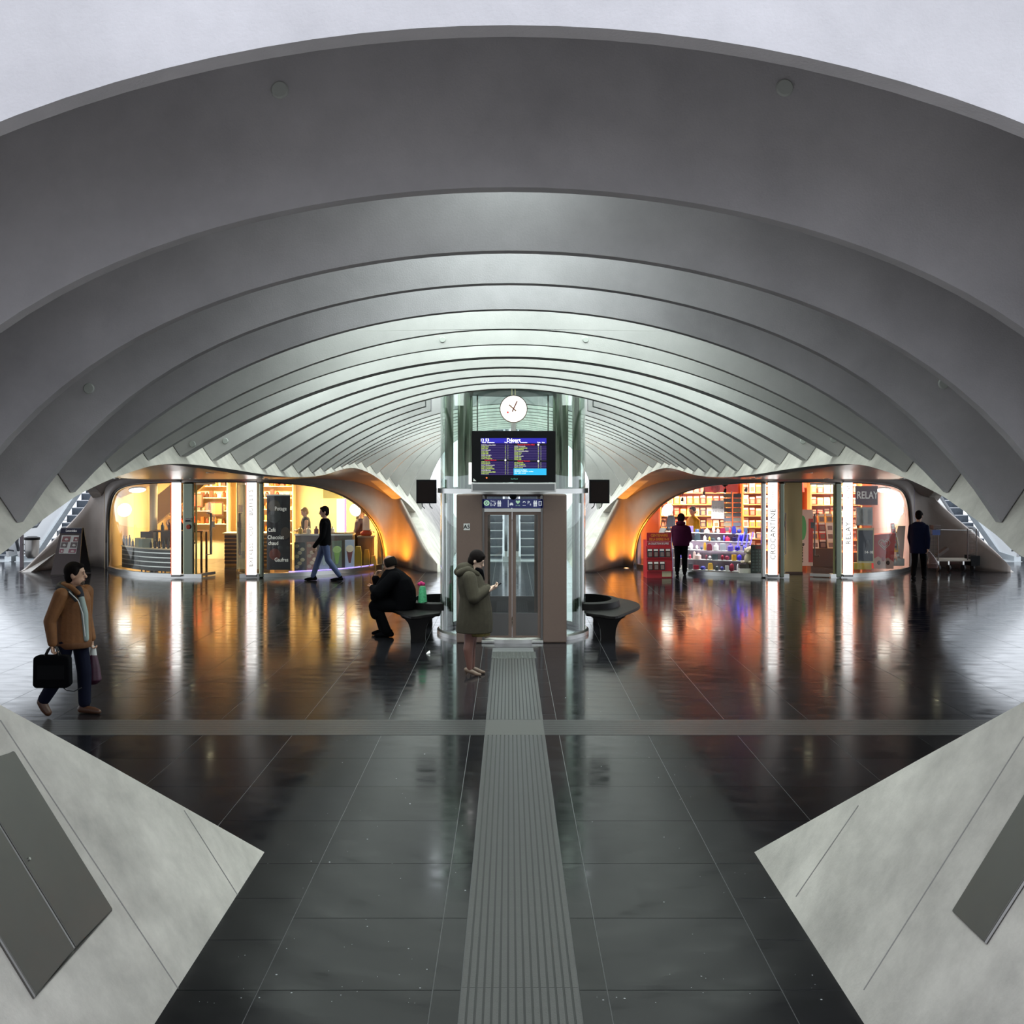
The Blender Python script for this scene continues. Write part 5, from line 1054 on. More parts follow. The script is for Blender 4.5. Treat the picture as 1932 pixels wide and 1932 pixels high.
MB().obox((-0.35, -0.2, 0.52), (0.14, 0, 0.10), (0, 0.1, 0), (-0.02, 0, 0.03)).build('dark_parcel', M_DWOOD, tr)
for x in (-0.48, -0.2, 0.2, 0.45):
    wm = MB(); wm.lathe((0, 0, 0), [(0, -0.025), (0.085, -0.025), (0.09, 0.0), (0.085, 0.025), (0, 0.025)], 14); wo = wm.build('wheel', M_RUBBER, tr, smooth=0.7); wo.location = (x, -0.26, 0.09); wo.rotation_euler = (0, PI / 2, 0.25)
    MB().box(x - 0.02, x + 0.02, -0.28, -0.24, 0.09, 0.28).build('wheel_fork', M_STEEL, tr)
# ------------------------------------------------------------------ green parcel with a pink tip on the bench
gp_ = thing('wrapped_parcel', 'green wrapped bottle parcel with a pink bow on the bench behind the seated man', 'parcel', (-1.44, 18.02, 0.452))
MB().lathe((0, 0, 0), [(0, 0), (0.085, 0), (0.075, 0.12), (0.06, 0.3), (0.045, 0.36), (0, 0.37)], 14).build('wrapping', mat('green_wrap', (0.10, 0.52, 0.25), 0.45, noise=0.4, nscale=40), gp_, smooth=0.9)
for k in range(3): MB().ball((-0.02 + 0.03 * (k - 1), 0, 0.40 + 0.015 * (k % 2)), (0.035, 0.02, 0.03), 8, 6).build('bow', mat('pink_bow', (0.75, 0.03, 0.22), 0.5), gp_, smooth=2)
sc_ = MB(); sc_.add([(0, 0, 0.002), (0.06, 0.01, 0.01), (0.05, 0.06, 0.045), (0.01, 0.05, 0.02)], [(0, 1, 2), (0, 2, 3)]); so_ = sc_.build('paper_scrap', M_WHITE, None, loc=(-1.24, 16.2, 0)); tag(so_, 'tiny white paper scrap lying on the floor before the bench', 'paper scrap')

# ------------------------------------------------------------------ people: each body one continuous surface, garments as its children
def capsule(mb, p0, p1, r0, r1, n=14):
    p0, p1 = Vector(p0), Vector(p1); ax = p1 - p0; ln = ax.length
    if ln < 1e-6: mb.ball(p0, r0, n, 8); return
    t = ax / ln; up = Vector((0, 0, 1)) if abs(t.z) < 0.9 else Vector((1, 0, 0)); u = (up - t * up.dot(t)).normalized(); w = t.cross(u)
    prof = [(-r0 * math.cos(a), r0 * math.sin(a)) for a in (PI / 2 * k / 4 for k in range(1, 5))] + [(ln + r1 * math.sin(a), r1 * math.cos(a)) for a in (PI / 2 * k / 4 for k in range(0, 4))]
    rows = [[p0 + t * z + (u * math.cos(b) + w * math.sin(b)) * r for b in (2 * PI * k / n for k in range(n))] for z, r in prof]
    o = len(mb.v); mb.grid(rows, closed=True)
    mb.v += [tuple(p0 - t * r0), tuple(p1 + t * r1)]; a, b = len(mb.v) - 2, len(mb.v) - 1; m = len(rows)
    for k in range(n):
        mb.f.append((a, o + (k + 1) % n, o + k)); mb.f.append((b, o + (m - 1) * n + k, o + (m - 1) * n + (k + 1) % n)); mb.m += [0, 0]
def chain(mb, pts, rads):
    for a, b, r, s in zip(pts, pts[1:], rads, rads[1:]): capsule(mb, a, b, r, s)
def loft(mb, secs, n=20):
    """closed body of elliptical sections (centre, rx, ry)"""
    rows = [[(c[0] + rx * math.cos(a), c[1] + ry * math.sin(a), c[2]) for a in (2 * PI * k / n for k in range(n))] for c, rx, ry in secs]
    mb.grid(rows, closed=True); o = len(mb.v) - len(rows) * n
    mb.f.append(tuple(o + k for k in range(n))); mb.f.append(tuple(o + (len(rows) - 1) * n + k for k in range(n))); mb.m += [0, 0]
def blob(name, mb, m, parent, vox=0.012, sm=3):
    o = bpy.data.objects.new(name, mb.mesh(name, m)); COL.objects.link(o)
    r = o.modifiers.new('r', 'REMESH'); r.mode = 'VOXEL'; r.voxel_size = vox; r.adaptivity = 0.0
    s = o.modifiers.new('s', 'SMOOTH'); s.iterations = sm; s.factor = 0.5
    dg = bpy.context.evaluated_depsgraph_get(); me = bpy.data.meshes.new_from_object(o.evaluated_get(dg))
    bpy.data.objects.remove(o); me.name = name; me.materials.clear(); me.materials.append(m)
    me.polygons.foreach_set('use_smooth', [True] * len(me.polygons))
    q = bpy.data.objects.new(name, me); COL.objects.link(q); q.parent = parent; return q
def frame(fwd, tilt=0.0):
    f = Vector(fwd).normalized(); s = f.cross(Vector((0, 0, 1))).normalized(); u = s.cross(f); return f, s, u
def head(mb, c, fwd, R_=0.105, bow=0.0):
    """head shape; fwd is where the face looks; returns the face frame"""
    f = Vector(fwd).normalized(); s = f.cross(Vector((0, 0, 1))).normalized(); u = s.cross(f)
    f, u = f * math.cos(bow) - u * math.sin(bow), u * math.cos(bow) + f * math.sin(bow)
    c = Vector(c); rot = Matrix((s, f, u)).transposed(); k = R_ / 0.105
    mb.ball(c + u * 0.02 * k, (0.076 * k, 0.096 * k, 0.105 * k), 18, 12, rot=rot)
    mb.ball(c + f * 0.022 * k - u * 0.052 * k, (0.058 * k, 0.066 * k, 0.066 * k), 16, 10, rot=rot)
    mb.ball(c + f * 0.062 * k - u * 0.098 * k, (0.026 * k, 0.024 * k, 0.022 * k), 10, 8, rot=rot)
    capsule(mb, c + f * 0.09 * k + u * 0.012 * k, c + f * 0.108 * k - u * 0.026 * k, 0.010 * k, 0.017 * k, 8)
    capsule(mb, c + f * 0.078 * k + s * 0.035 * k + u * 0.03 * k, c + f * 0.078 * k - s * 0.035 * k + u * 0.03 * k, 0.016 * k, 0.016 * k, 8)
    capsule(mb, c + f * 0.086 * k + s * 0.02 * k - u * 0.060 * k, c + f * 0.086 * k - s * 0.02 * k - u * 0.060 * k, 0.011 * k, 0.011 * k, 8)
    for q in (-1, 1): mb.ball(c + s * 0.078 * k * q - f * 0.01 * k - u * 0.012 * k, (0.012 * k, 0.02 * k, 0.032 * k), 8, 8, rot=rot)
    return c, f, s, u, rot, k
def face_bits(hf, parent):
    c, f, s, u, rot, k = hf
    eye = mat('eye_dark', (0.02, 0.015, 0.012), 0.3); lip = mat('lip', (0.30, 0.10, 0.08), 0.5)
    for q in (-1, 1):
        MB().ball(c + f * 0.088 * k + s * 0.031 * k * q + u * 0.006 * k, (0.013 * k, 0.006 * k, 0.007 * k), 8, 6, rot=rot).build('eye', eye, parent, smooth=2)
        MB().ball(c + f * 0.090 * k + s * 0.032 * k * q + u * 0.028 * k, (0.019 * k, 0.006 * k, 0.005 * k), 8, 6, rot=rot).build('eyebrow', mat('eyebrow', (0.03, 0.02, 0.015), 0.8), parent, smooth=2)
    MB().ball(c + f * 0.095 * k - u * 0.060 * k, (0.022 * k, 0.006 * k, 0.007 * k), 8, 6, rot=rot).build('mouth', lip, parent, smooth=2)
def hair(hf, parent, m, long=0.0, bald=False, name='hair', puff=0.0):
    c, f, s, u, rot, k = hf; mb = MB()
    if bald:
        for a in range(-11, 12):
            th = PI / 2 * a / 7.0; d = -f * math.cos(th) + s * math.sin(th)
            mb.ball(c + d * 0.07 * k - f * 0.014 * k + u * 0.02 * k, (0.03 * k, 0.03 * k, 0.075 * k), 8, 6, rot=rot)
    else:
        mb.ball(c - f * 0.014 * k + u * 0.040 * k, ((0.084 + puff) * k, (0.098 + puff) * k, (0.096 + puff) * k), 18, 12, rot=rot)
        mb.ball(c - f * 0.045 * k - u * 0.01 * k, ((0.074 + puff) * k, (0.062 + puff) * k, (0.085 + puff) * k), 14, 10, rot=rot)
        mb.ball(c + f * 0.055 * k + u * 0.088 * k, (0.062 * k, 0.035 * k, 0.026 * k), 12, 8, rot=rot)
        for q in (-1, 1): mb.ball(c + s * 0.074 * k * q + f * 0.012 * k + u * 0.035 * k, (0.018 * k, 0.03 * k, 0.045 * k), 8, 8, rot=rot)
        if long: capsule(mb, c - f * 0.06 * k, c - f * 0.07 * k - u * long, 0.06 * k, 0.04 * k)
    return blob(name, mb, m, parent, 0.009, 2)
def hand(mb, w, d, palm_n, curl=0.5, size=1.0):
    """palm and five separate fingers; w wrist, d pointing direction, palm_n palm normal"""
    w, d, n = Vector(w), Vector(d).normalized(), Vector(palm_n).normalized(); n = (n - d * n.dot(d)).normalized(); s = d.cross(n); z = size
    capsule(mb, w, w + d * 0.03 * z, 0.024 * z, 0.026 * z, 10)
    for q in (-0.027, -0.009, 0.009, 0.027): capsule(mb, w + d * 0.03 * z + s * q * z, w + d * 0.085 * z + s * q * z, 0.0135 * z, 0.0125 * z, 8)
    for i, (q, ln) in enumerate(((-0.029, 0.062), (-0.010, 0.078), (0.010, 0.082), (0.029, 0.072))):
        p = w + d * 0.088 * z + s * q * z; a = curl
        for seg, r in ((0.45, 0.0095), (0.32, 0.0088), (0.25, 0.008)):
            dd = (d * math.cos(a) + n * math.sin(a)); e = p + dd * ln * seg * z; capsule(mb, p, e, r * z, (r - 0.0006) * z, 8); p = e; a += curl * 1.1
    p = w + d * 0.03 * z + s * 0.026 * z; dd = (d * 0.6 + s * 0.75 + n * 0.3).normalized(); e = p + dd * 0.045 * z; capsule(mb, p, e, 0.012 * z, 0.0105 * z, 8)
    dd = (d * 0.85 + s * 0.25 + n * 0.5).normalized(); capsule(mb, e, e + dd * 0.032 * z, 0.0102 * z, 0.0088 * z, 8)
def shoe(name, heel, toe, m, parent, w=0.045, h=0.075, sole=0.02, heelh=0.0, vox=0.009):
    heel, toe = Vector(heel), Vector(toe); d = (toe - heel); mb = MB()
    chain(mb, [heel + Vector((0, 0, w + heelh)), heel + d * 0.4 + Vector((0, 0, w * 0.95 + heelh * 0.5)), heel + d * 0.75 + Vector((0, 0, w * 0.8)), toe + Vector((0, 0, w * 0.62))], [w * 0.95, w * 0.95, w * 0.85, w * 0.6])
    if h: capsule(mb, heel + d * 0.1 + Vector((0, 0, w + heelh)), heel + d * 0.08 + Vector((0, 0, h + heelh + 0.02)), w * 0.95, w * 0.9)
    if heelh: capsule(mb, heel + Vector((0, 0, heelh)), heel + Vector((0, 0, 0.008)), 0.016, 0.008, 8)
    return blob(name, mb, m, parent, vox, 2)
SKIN = mat('skin', (0.46, 0.27, 0.19), 0.55); SKINP = mat('skin_pale', (0.58, 0.40, 0.32), 0.55); HOSE = mat('brown_tights', (0.16, 0.07, 0.055), 0.5)
BLKC = mat('black_cloth', (0.003, 0.003, 0.004), 0.9, spec=0.05); DENIM = mat('blue_denim', (0.045, 0.065, 0.15), 0.8, noise=0.2, nscale=12); NAVY = mat('navy_denim', (0.005, 0.006, 0.016), 0.85, spec=0.1)
HAIRD = mat('dark_hair', (0.006, 0.004, 0.004), 0.8, spec=0.1)
def V(*a): return Vector(a)
# ---- 1: man in a brown jacket walking to the right with a briefcase
def man_brown():
    p = thing('person', 'man in a brown jacket walking with a black briefcase and a plastic bag', 'person', (-4.90, 12.2, 0))
    fw = V(0.93, -0.36, 0).normalized(); sd = fw.cross(V(0, 0, 1))     # sd points to his right, towards the camera
    hipc = V(0, 0, 0.88); che = V(0.01, 0, 1.30); hc = V(0.03, -0.02, 1.575)
    hip = lambda q: hipc + sd * 0.09 * q; sh = lambda q: che + sd * 0.19 * q + V(0, 0, 0.07)
    kneeF, ankF = V(0.10, 0.07, 0.47), V(0.10, 0.08, 0.09); kneeR, ankR = V(-0.10, -0.12, 0.47), V(-0.27, -0.12, 0.17)
    elR, haR = sh(1) + V(-0.10, -0.06, -0.29), sh(1) + V(-0.07, -0.06, -0.54); elL, haL = sh(-1) + V(-0.02, 0.05, -0.30), sh(-1) + V(0.05, 0.03, -0.55)
    mb = MB(); loft(mb, [((0, 0, 0.80), 0.15, 0.11), ((0, 0, 0.95), 0.16, 0.12), ((0.01, 0, 1.1), 0.15, 0.12), ((0.01, 0, 1.28), 0.16, 0.125), ((0.01, 0, 1.40), 0.13, 0.10)])
    capsule(mb, che + V(0, 0, 0.10), hc - V(0.02, 0, 0.05), 0.062, 0.056); hf = head(mb, hc, V(0.97, 0.22, 0), 0.114)
    for q, e, h_ in ((1, elR, haR), (-1, elL, haL)): chain(mb, [sh(q), e, h_], [0.058, 0.045, 0.032])
    hand(mb, haR, V(0.05, 0, -1), V(1, 0, 0), 0.9); hand(mb, haL, V(0.05, 0, -1), V(1, 0, 0), 0.9)
    for a, k, n in ((hip(-1), kneeF, ankF), (hip(1), kneeR, ankR)): chain(mb, [a, k, n], [0.085, 0.055, 0.04])
    b = blob('body', mb, SKIN, p, 0.009, 2); face_bits(hf, b); hair(hf, p, HAIRD)
    mb = MB(); capsule(mb, hc + hf[1] * 0.07 - V(0, 0, 0.09), hc + hf[1] * 0.02 - V(0, 0, 0.075), 0.036, 0.045); blob('beard', mb, mat('stubble', (0.06, 0.04, 0.03), 0.9), p, 0.009, 2)
    J = mat('brown_jacket', (0.16, 0.06, 0.016), 0.75, noise=0.18, nscale=9, bump=0.3, bscale=30)
    mb = MB(); loft(mb, [((0.0, 0, 0.775), 0.195, 0.175), ((0.0, 0, 0.85), 0.205, 0.18), ((0.0, 0, 1.0), 0.205, 0.17), ((0.0, 0, 1.15), 0.195, 0.165), ((0.0, 0, 1.30), 0.195, 0.17), ((0.0, 0, 1.39), 0.16, 0.145), ((0.0, 0, 1.445), 0.09, 0.085)])
    for q, e, h_ in ((1, elR, haR), (-1, elL, haL)): chain(mb, [sh(q) - V(0, 0, 0.01), e, h_ + (e - h_) * 0.05], [0.083, 0.068, 0.052])
    jk = blob('jacket', mb, J, p, 0.010, 2)
    mb = MB(); loft(mb, [((0.0, 0, 0.755), 0.198, 0.178), ((0.0, 0, 0.785), 0.207, 0.186), ((0.0, 0, 0.815), 0.207, 0.186), ((0.0, 0, 0.83), 0.2, 0.178)]); blob('waistband', mb, mat('brown_ribbing', (0.10, 0.036, 0.010), 0.85), p, 0.010, 2)
    mb = MB(); chain(mb, [V(0.12, -0.15, 1.38), V(0.02, -0.13, 1.45), V(-0.09, -0.04, 1.46), V(-0.07, 0.08, 1.46), V(0.06, 0.12, 1.43)], [0.026, 0.034, 0.036, 0.034, 0.026]); blob('collar', mb, J, p, 0.009, 2)
    mb = MB(); chain(mb, [V(0.13, -0.105, 1.33), V(0.165, -0.09, 1.15), V(0.178, -0.08, 0.86)], [0.036, 0.04, 0.032]); blob('shirt', mb, mat('pale_shirt', (0.26, 0.31, 0.30), 0.8), p, 0.009, 2)
    mb = MB(); chain(mb, [V(0.09, -0.075, 1.41), V(0.125, -0.10, 1.345)], [0.045, 0.042]); blob('undershirt', mb, mat('dark_undershirt', (0.012, 0.013, 0.022), 0.9), p, 0.009, 2)
    mb = MB(); chain(mb, [V(-0.12, -0.08, 1.43), V(-0.13, 0.02, 1.45), V(-0.08, 0.09, 1.44)], [0.045, 0.05, 0.04]); chain(mb, [V(-0.10, -0.11, 1.44), V(0.02, -0.15, 1.40), V(0.10, -0.165, 1.30)], [0.035, 0.028, 0.018]); blob('hood', mb, mat('charcoal_hood', (0.035, 0.035, 0.038), 0.85), p, 0.009, 2)
    MB().tube([V(0.03, -0.185, 1.40), V(0.13, -0.18, 1.30), V(0.175, -0.165, 1.15), V(0.195, -0.15, 0.90)], 0.006, 6).build('zip', mat('zip_pale', (0.5, 0.5, 0.5), 0.4), p)
    mb = MB(); loft(mb, [((0, 0, 0.74), 0.15, 0.13), ((0, 0, 0.88), 0.16, 0.135)])
    for a, k, n in ((hip(-1), kneeF, ankF), (hip(1), kneeR, ankR)): chain(mb, [a, k, n + V(0, 0, 0.03)], [0.088, 0.080, 0.068])
    blob('trousers', mb, NAVY, p, 0.010, 2); LE = mat('brown_leather', (0.06, 0.021, 0.009), 0.5)
    shoe('shoe', (0.06, 0.08, 0.0), (0.285, 0.02, 0.0), LE, p); mb = MB(); chain(mb, [ankR + V(-0.03, 0, 0.0), V(-0.26, -0.13, 0.10), V(-0.22, -0.14, 0.055)], [0.052, 0.05, 0.042]); blob('shoe', mb, LE, p, 0.009, 2)
    # what he carries
    x = p.location; hR = x + haR; hL = x + haL
    bc = thing('briefcase', 'soft black briefcase hanging from the hand of the man in brown', 'briefcase', (hR.x, hR.y, hR.z - 0.48))
    MB().prism([(-0.205, 0.03), (-0.18, 0.0), (0.17, 0.0), (0.21, 0.04), (0.20, 0.33), (0.17, 0.36), (-0.16, 0.36), (-0.20, 0.33)], lambda u, v: (u + 0.0, -0.05, v), (0, 0.10, 0)).build('case', BLKC, bc, bevel=0.02)
    for o_ in (-0.025, 0.025): MB().tube([(-0.08, o_, 0.35), (-0.045, o_, 0.42), (-0.005, o_ * 0.3, 0.462), (0.045, o_ * 0.6, 0.44), (0.08, o_, 0.35)], 0.009, 7).build('handle', mat('strap_black', (0.02, 0.018, 0.018), 0.6), bc, smooth=2)
    MB().tube([(0.10, 0, 0.01), (0.16, -0.01, -0.03), (0.24, -0.01, -0.04), (0.32, 0, 0.0)], 0.006, 6).build('loose_strap', M_RUBBER, bc)
    MB().box(-0.15, 0.15, -0.056, -0.05, 0.10, 0.25).build('pocket', mat('case_pocket', (0.004, 0.004, 0.005), 0.8, spec=0.1), bc)
    pb = thing('plastic_bag', 'white and dark red plastic bag in the far hand of the man in brown', 'bag', (hL.x + 0.015, hL.y, hL.z - 0.52)); mb = MB(); loft(mb, [((0, 0, 0.0), 0.05, 0.05), ((0.01, 0, 0.05), 0.09, 0.07), ((0, 0, 0.2), 0.08, 0.06), ((0, 0, 0.34), 0.045, 0.04)]); blob('bag_body', mb, mat('bag_darkred', (0.035, 0.006, 0.02), 0.4, noise=0.4, nscale=20), pb, 0.01, 2)
    mb = MB(); loft(mb, [((0, 0, 0.30), 0.05, 0.04), ((0, 0, 0.42), 0.035, 0.03), ((-0.01, 0, 0.44), 0.02, 0.02)]); blob('bag_top', mb, mat('bag_white', (0.45, 0.45, 0.45), 0.4), pb, 0.01, 2)
man_brown()
# ---- 2: woman in a green duffle coat looking at her phone
def woman_coat():
    p = thing('person', 'woman in an olive hooded coat standing before the lift and looking at her phone', 'person', (-0.50, 14.55, 0)); C_ = mat('olive_coat', (0.050, 0.043, 0.031), 0.9, noise=0.15, nscale=14, spec=0.2)
    hc = V(0.06, 0, 1.535); shz = 1.355; haN, haF = V(0.255, -0.10, 1.16), V(0.25, 0.02, 1.165)
    mb = MB(); loft(mb, [((0, 0, 0.75), 0.14, 0.16), ((0, 0, 0.95), 0.15, 0.17), ((0, 0, 1.2), 0.14, 0.17), ((0, 0, 1.36), 0.10, 0.14)]); capsule(mb, V(0.0, 0, 1.36), V(0.04, 0, 1.48), 0.055, 0.05); hf = head(mb, hc, V(1, -0.05, 0), 0.106, 0.45)
    chain(mb, [V(-0.01, -0.19, shz - 0.03), V(0.04, -0.24, 1.08), haN], [0.05, 0.042, 0.028]); chain(mb, [V(-0.01, 0.19, shz - 0.03), V(0.06, 0.2, 1.08), haF], [0.05, 0.042, 0.028])
    hand(mb, haN, V(1, 0.35, 0.35), V(0, 0.5, 1), 0.7, 0.95); hand(mb, haF, V(1, -0.2, 0.3), V(0, -0.6, 1), 0.7, 0.95)
    b = blob('body', mb, SKINP, p, 0.009, 2); face_bits(hf, b); hair(hf, p, HAIRD, puff=0.008)
    mb = MB()
    for y, dx in ((-0.07, 0.0), (0.07, 0.03)): chain(mb, [V(dx - 0.02, y, 0.70), V(dx - 0.035, y, 0.46), V(dx - 0.05, y, 0.36), V(dx - 0.03, y, 0.09)], [0.085, 0.066, 0.068, 0.036])
    blob('tights', mb, HOSE, p, 0.009, 2)
    mb = MB(); loft(mb, [((0.03, 0, 0.575), 0.245, 0.215), ((0.035, 0, 0.70), 0.245, 0.22), ((0.045, 0, 0.88), 0.225, 0.215), ((0.035, 0, 1.05), 0.20, 0.205), ((-0.01, 0, 1.22), 0.185, 0.20), ((-0.03, 0, 1.33), 0.165, 0.185), ((-0.02, 0, 1.40), 0.11, 0.12)])
    chain(mb, [V(-0.03, -0.18, shz - 0.04), V(0.03, -0.255, 1.06), haN + V(-0.05, 0, 0)], [0.095, 0.082, 0.056]); chain(mb, [V(-0.03, 0.18, shz - 0.04), V(0.05, 0.22, 1.06), haF + V(-0.05, 0, 0)], [0.095, 0.08, 0.056])
    blob('coat', mb, C_, p, 0.010, 2)
    mb = MB(); chain(mb, [V(-0.19, 0, 1.38), V(-0.13, 0, 1.42), V(-0.04, 0, 1.43)], [0.055, 0.085, 0.085]); chain(mb, [V(-0.17, -0.09, 1.37), V(-0.05, -0.13, 1.41), V(0.07, -0.10, 1.36)], [0.05, 0.06, 0.04]); chain(mb, [V(-0.17, 0.09, 1.37), V(-0.05, 0.13, 1.41), V(0.07, 0.10, 1.36)], [0.05, 0.06, 0.04]); blob('hood', mb, C_, p, 0.010, 2)
    mb = MB(); loft(mb, [((0.10, 0, 0.53), 0.15, 0.17), ((0.08, 0, 0.62), 0.16, 0.18)]); blob('dress_hem', mb, mat('mustard_dress', (0.13, 0.10, 0.025), 0.8, noise=0.6, nscale=30), p, 0.011, 2)
    mb = MB(); chain(mb, [V(0.07, -0.07, 1.42), V(0.11, 0, 1.38), V(0.12, 0.05, 1.28)], [0.03, 0.045, 0.05]); blob('scarf', mb, BLKC, p, 0.010, 2)
    S = mat('beige_pumps', (0.17, 0.11, 0.08), 0.45)
    shoe('shoe', (-0.075, -0.07, 0.0), (0.11, -0.09, 0.0), S, p, 0.034, 0.0, 0.02, 0.05); shoe('shoe', (-0.02, 0.07, 0.0), (0.16, 0.08, 0.0), S, p, 0.034, 0.0, 0.02, 0.05)
    o = p.location + V(0.345, -0.035, 1.205); ph = thing('phone', 'small dark phone in the hands of the woman in the olive coat', 'phone', o); a = MB().obox((0, 0, 0), (0.05, 0, 0.03), (0, 0.033, 0), (-0.0025, 0, 0.004)).build('case', M_BLACK, ph); MB().obox((-0.004, 0, 0.006), (0.045, 0, 0.027), (0, 0.029, 0), (-0.0008, 0, 0.0013)).build('screen', mat('phone_screen', (0.02, 0.02, 0.03), 0.2), ph)
woman_coat()
# ---- 3: seated man seen from behind
def man_seated():
    p = thing('person', 'bald man in a black coat sitting hunched on the bench beside the lift', 'person', (-1.92, 17.95, 0)); hc = V(-0.05, -0.02, 1.20); fw = V(-0.92, 0.25, 0).normalized()
    mb = MB(); loft(mb, [((0.15, 0, 0.46), 0.18, 0.20), ((0.15, 0, 0.62), 0.19, 0.21), ((0.10, 0, 0.82), 0.19, 0.23), ((0.03, 0, 0.98), 0.16, 0.22), ((-0.02, 0, 1.07), 0.09, 0.12)]); capsule(mb, V(0.0, 0, 1.02), V(-0.04, -0.02, 1.13), 0.07, 0.065); hf = head(mb, hc, fw, 0.112, 0.35)
    haA, haB = V(-0.32, -0.10, 0.80), V(-0.30, 0.08, 0.98)
    chain(mb, [V(0.02, -0.22, 0.97), V(-0.20, -0.26, 0.72), haA], [0.06, 0.05, 0.034]); chain(mb, [V(0.02, 0.22, 0.97), V(-0.24, 0.2, 0.78), haB], [0.06, 0.05, 0.034]); hand(mb, haA, V(-0.3, 0.6, 0.5), V(-0.5, 0.3, -0.6), 0.6); hand(mb, haB, V(0.4, -0.2, 0.9), V(0.7, -0.4, 0), 0.5)
    chain(mb, [V(0.1, -0.10, 0.52), V(-0.28, -0.13, 0.50), V(-0.11, -0.12, 0.09)], [0.09, 0.065, 0.045]); chain(mb, [V(0.1, 0.10, 0.52), V(-0.30, 0.10, 0.50), V(-0.18, 0.12, 0.09)], [0.09, 0.065, 0.045])
    b = blob('body', mb, SKIN, p, 0.010, 2); face_bits(hf, b); hair(hf, p, mat('dark_grey_hair', (0.012, 0.009, 0.008), 0.8, spec=0.1), bald=True)
    mb = MB(); loft(mb, [((0.16, 0, 0.455), 0.20, 0.26), ((0.17, 0, 0.60), 0.215, 0.265), ((0.15, 0, 0.78), 0.225, 0.27), ((0.09, 0, 0.95), 0.21, 0.26), ((0.02, 0, 1.06), 0.15, 0.19), ((-0.01, 0, 1.11), 0.08, 0.09)])
    chain(mb, [V(0.03, -0.2, 0.98), V(-0.22, -0.27, 0.74), haA], [0.12, 0.105, 0.065]); chain(mb, [V(0.03, 0.2, 0.98), V(-0.25, 0.21, 0.80), haB - V(0, 0, 0.04)], [0.12, 0.10, 0.065]); chain(mb, [V(-0.02, 0, 0.98), V(-0.22, 0.0, 0.66)], [0.16, 0.16])
    chain(mb, [V(0.12, -0.11, 0.53), V(-0.29, -0.14, 0.51), V(-0.27, -0.14, 0.38)], [0.125, 0.10, 0.09]); chain(mb, [V(0.12, 0.11, 0.53), V(-0.30, 0.11, 0.51)], [0.125, 0.10]); blob('coat', mb, BLKC, p, 0.012, 2)
    mb = MB(); chain(mb, [V(-0.25, -0.13, 0.48), V(-0.10, -0.12, 0.10)], [0.09, 0.085]); chain(mb, [V(-0.28, 0.11, 0.48), V(-0.17, 0.12, 0.10)], [0.09, 0.085]); blob('trousers', mb, BLKC, p, 0.012, 2)
    shoe('shoe', (-0.02, -0.12, 0), (-0.26, -0.15, 0), BLKC, p, 0.05); shoe('shoe', (-0.12, 0.12, 0), (-0.34, 0.10, 0), BLKC, p, 0.05)
man_seated()
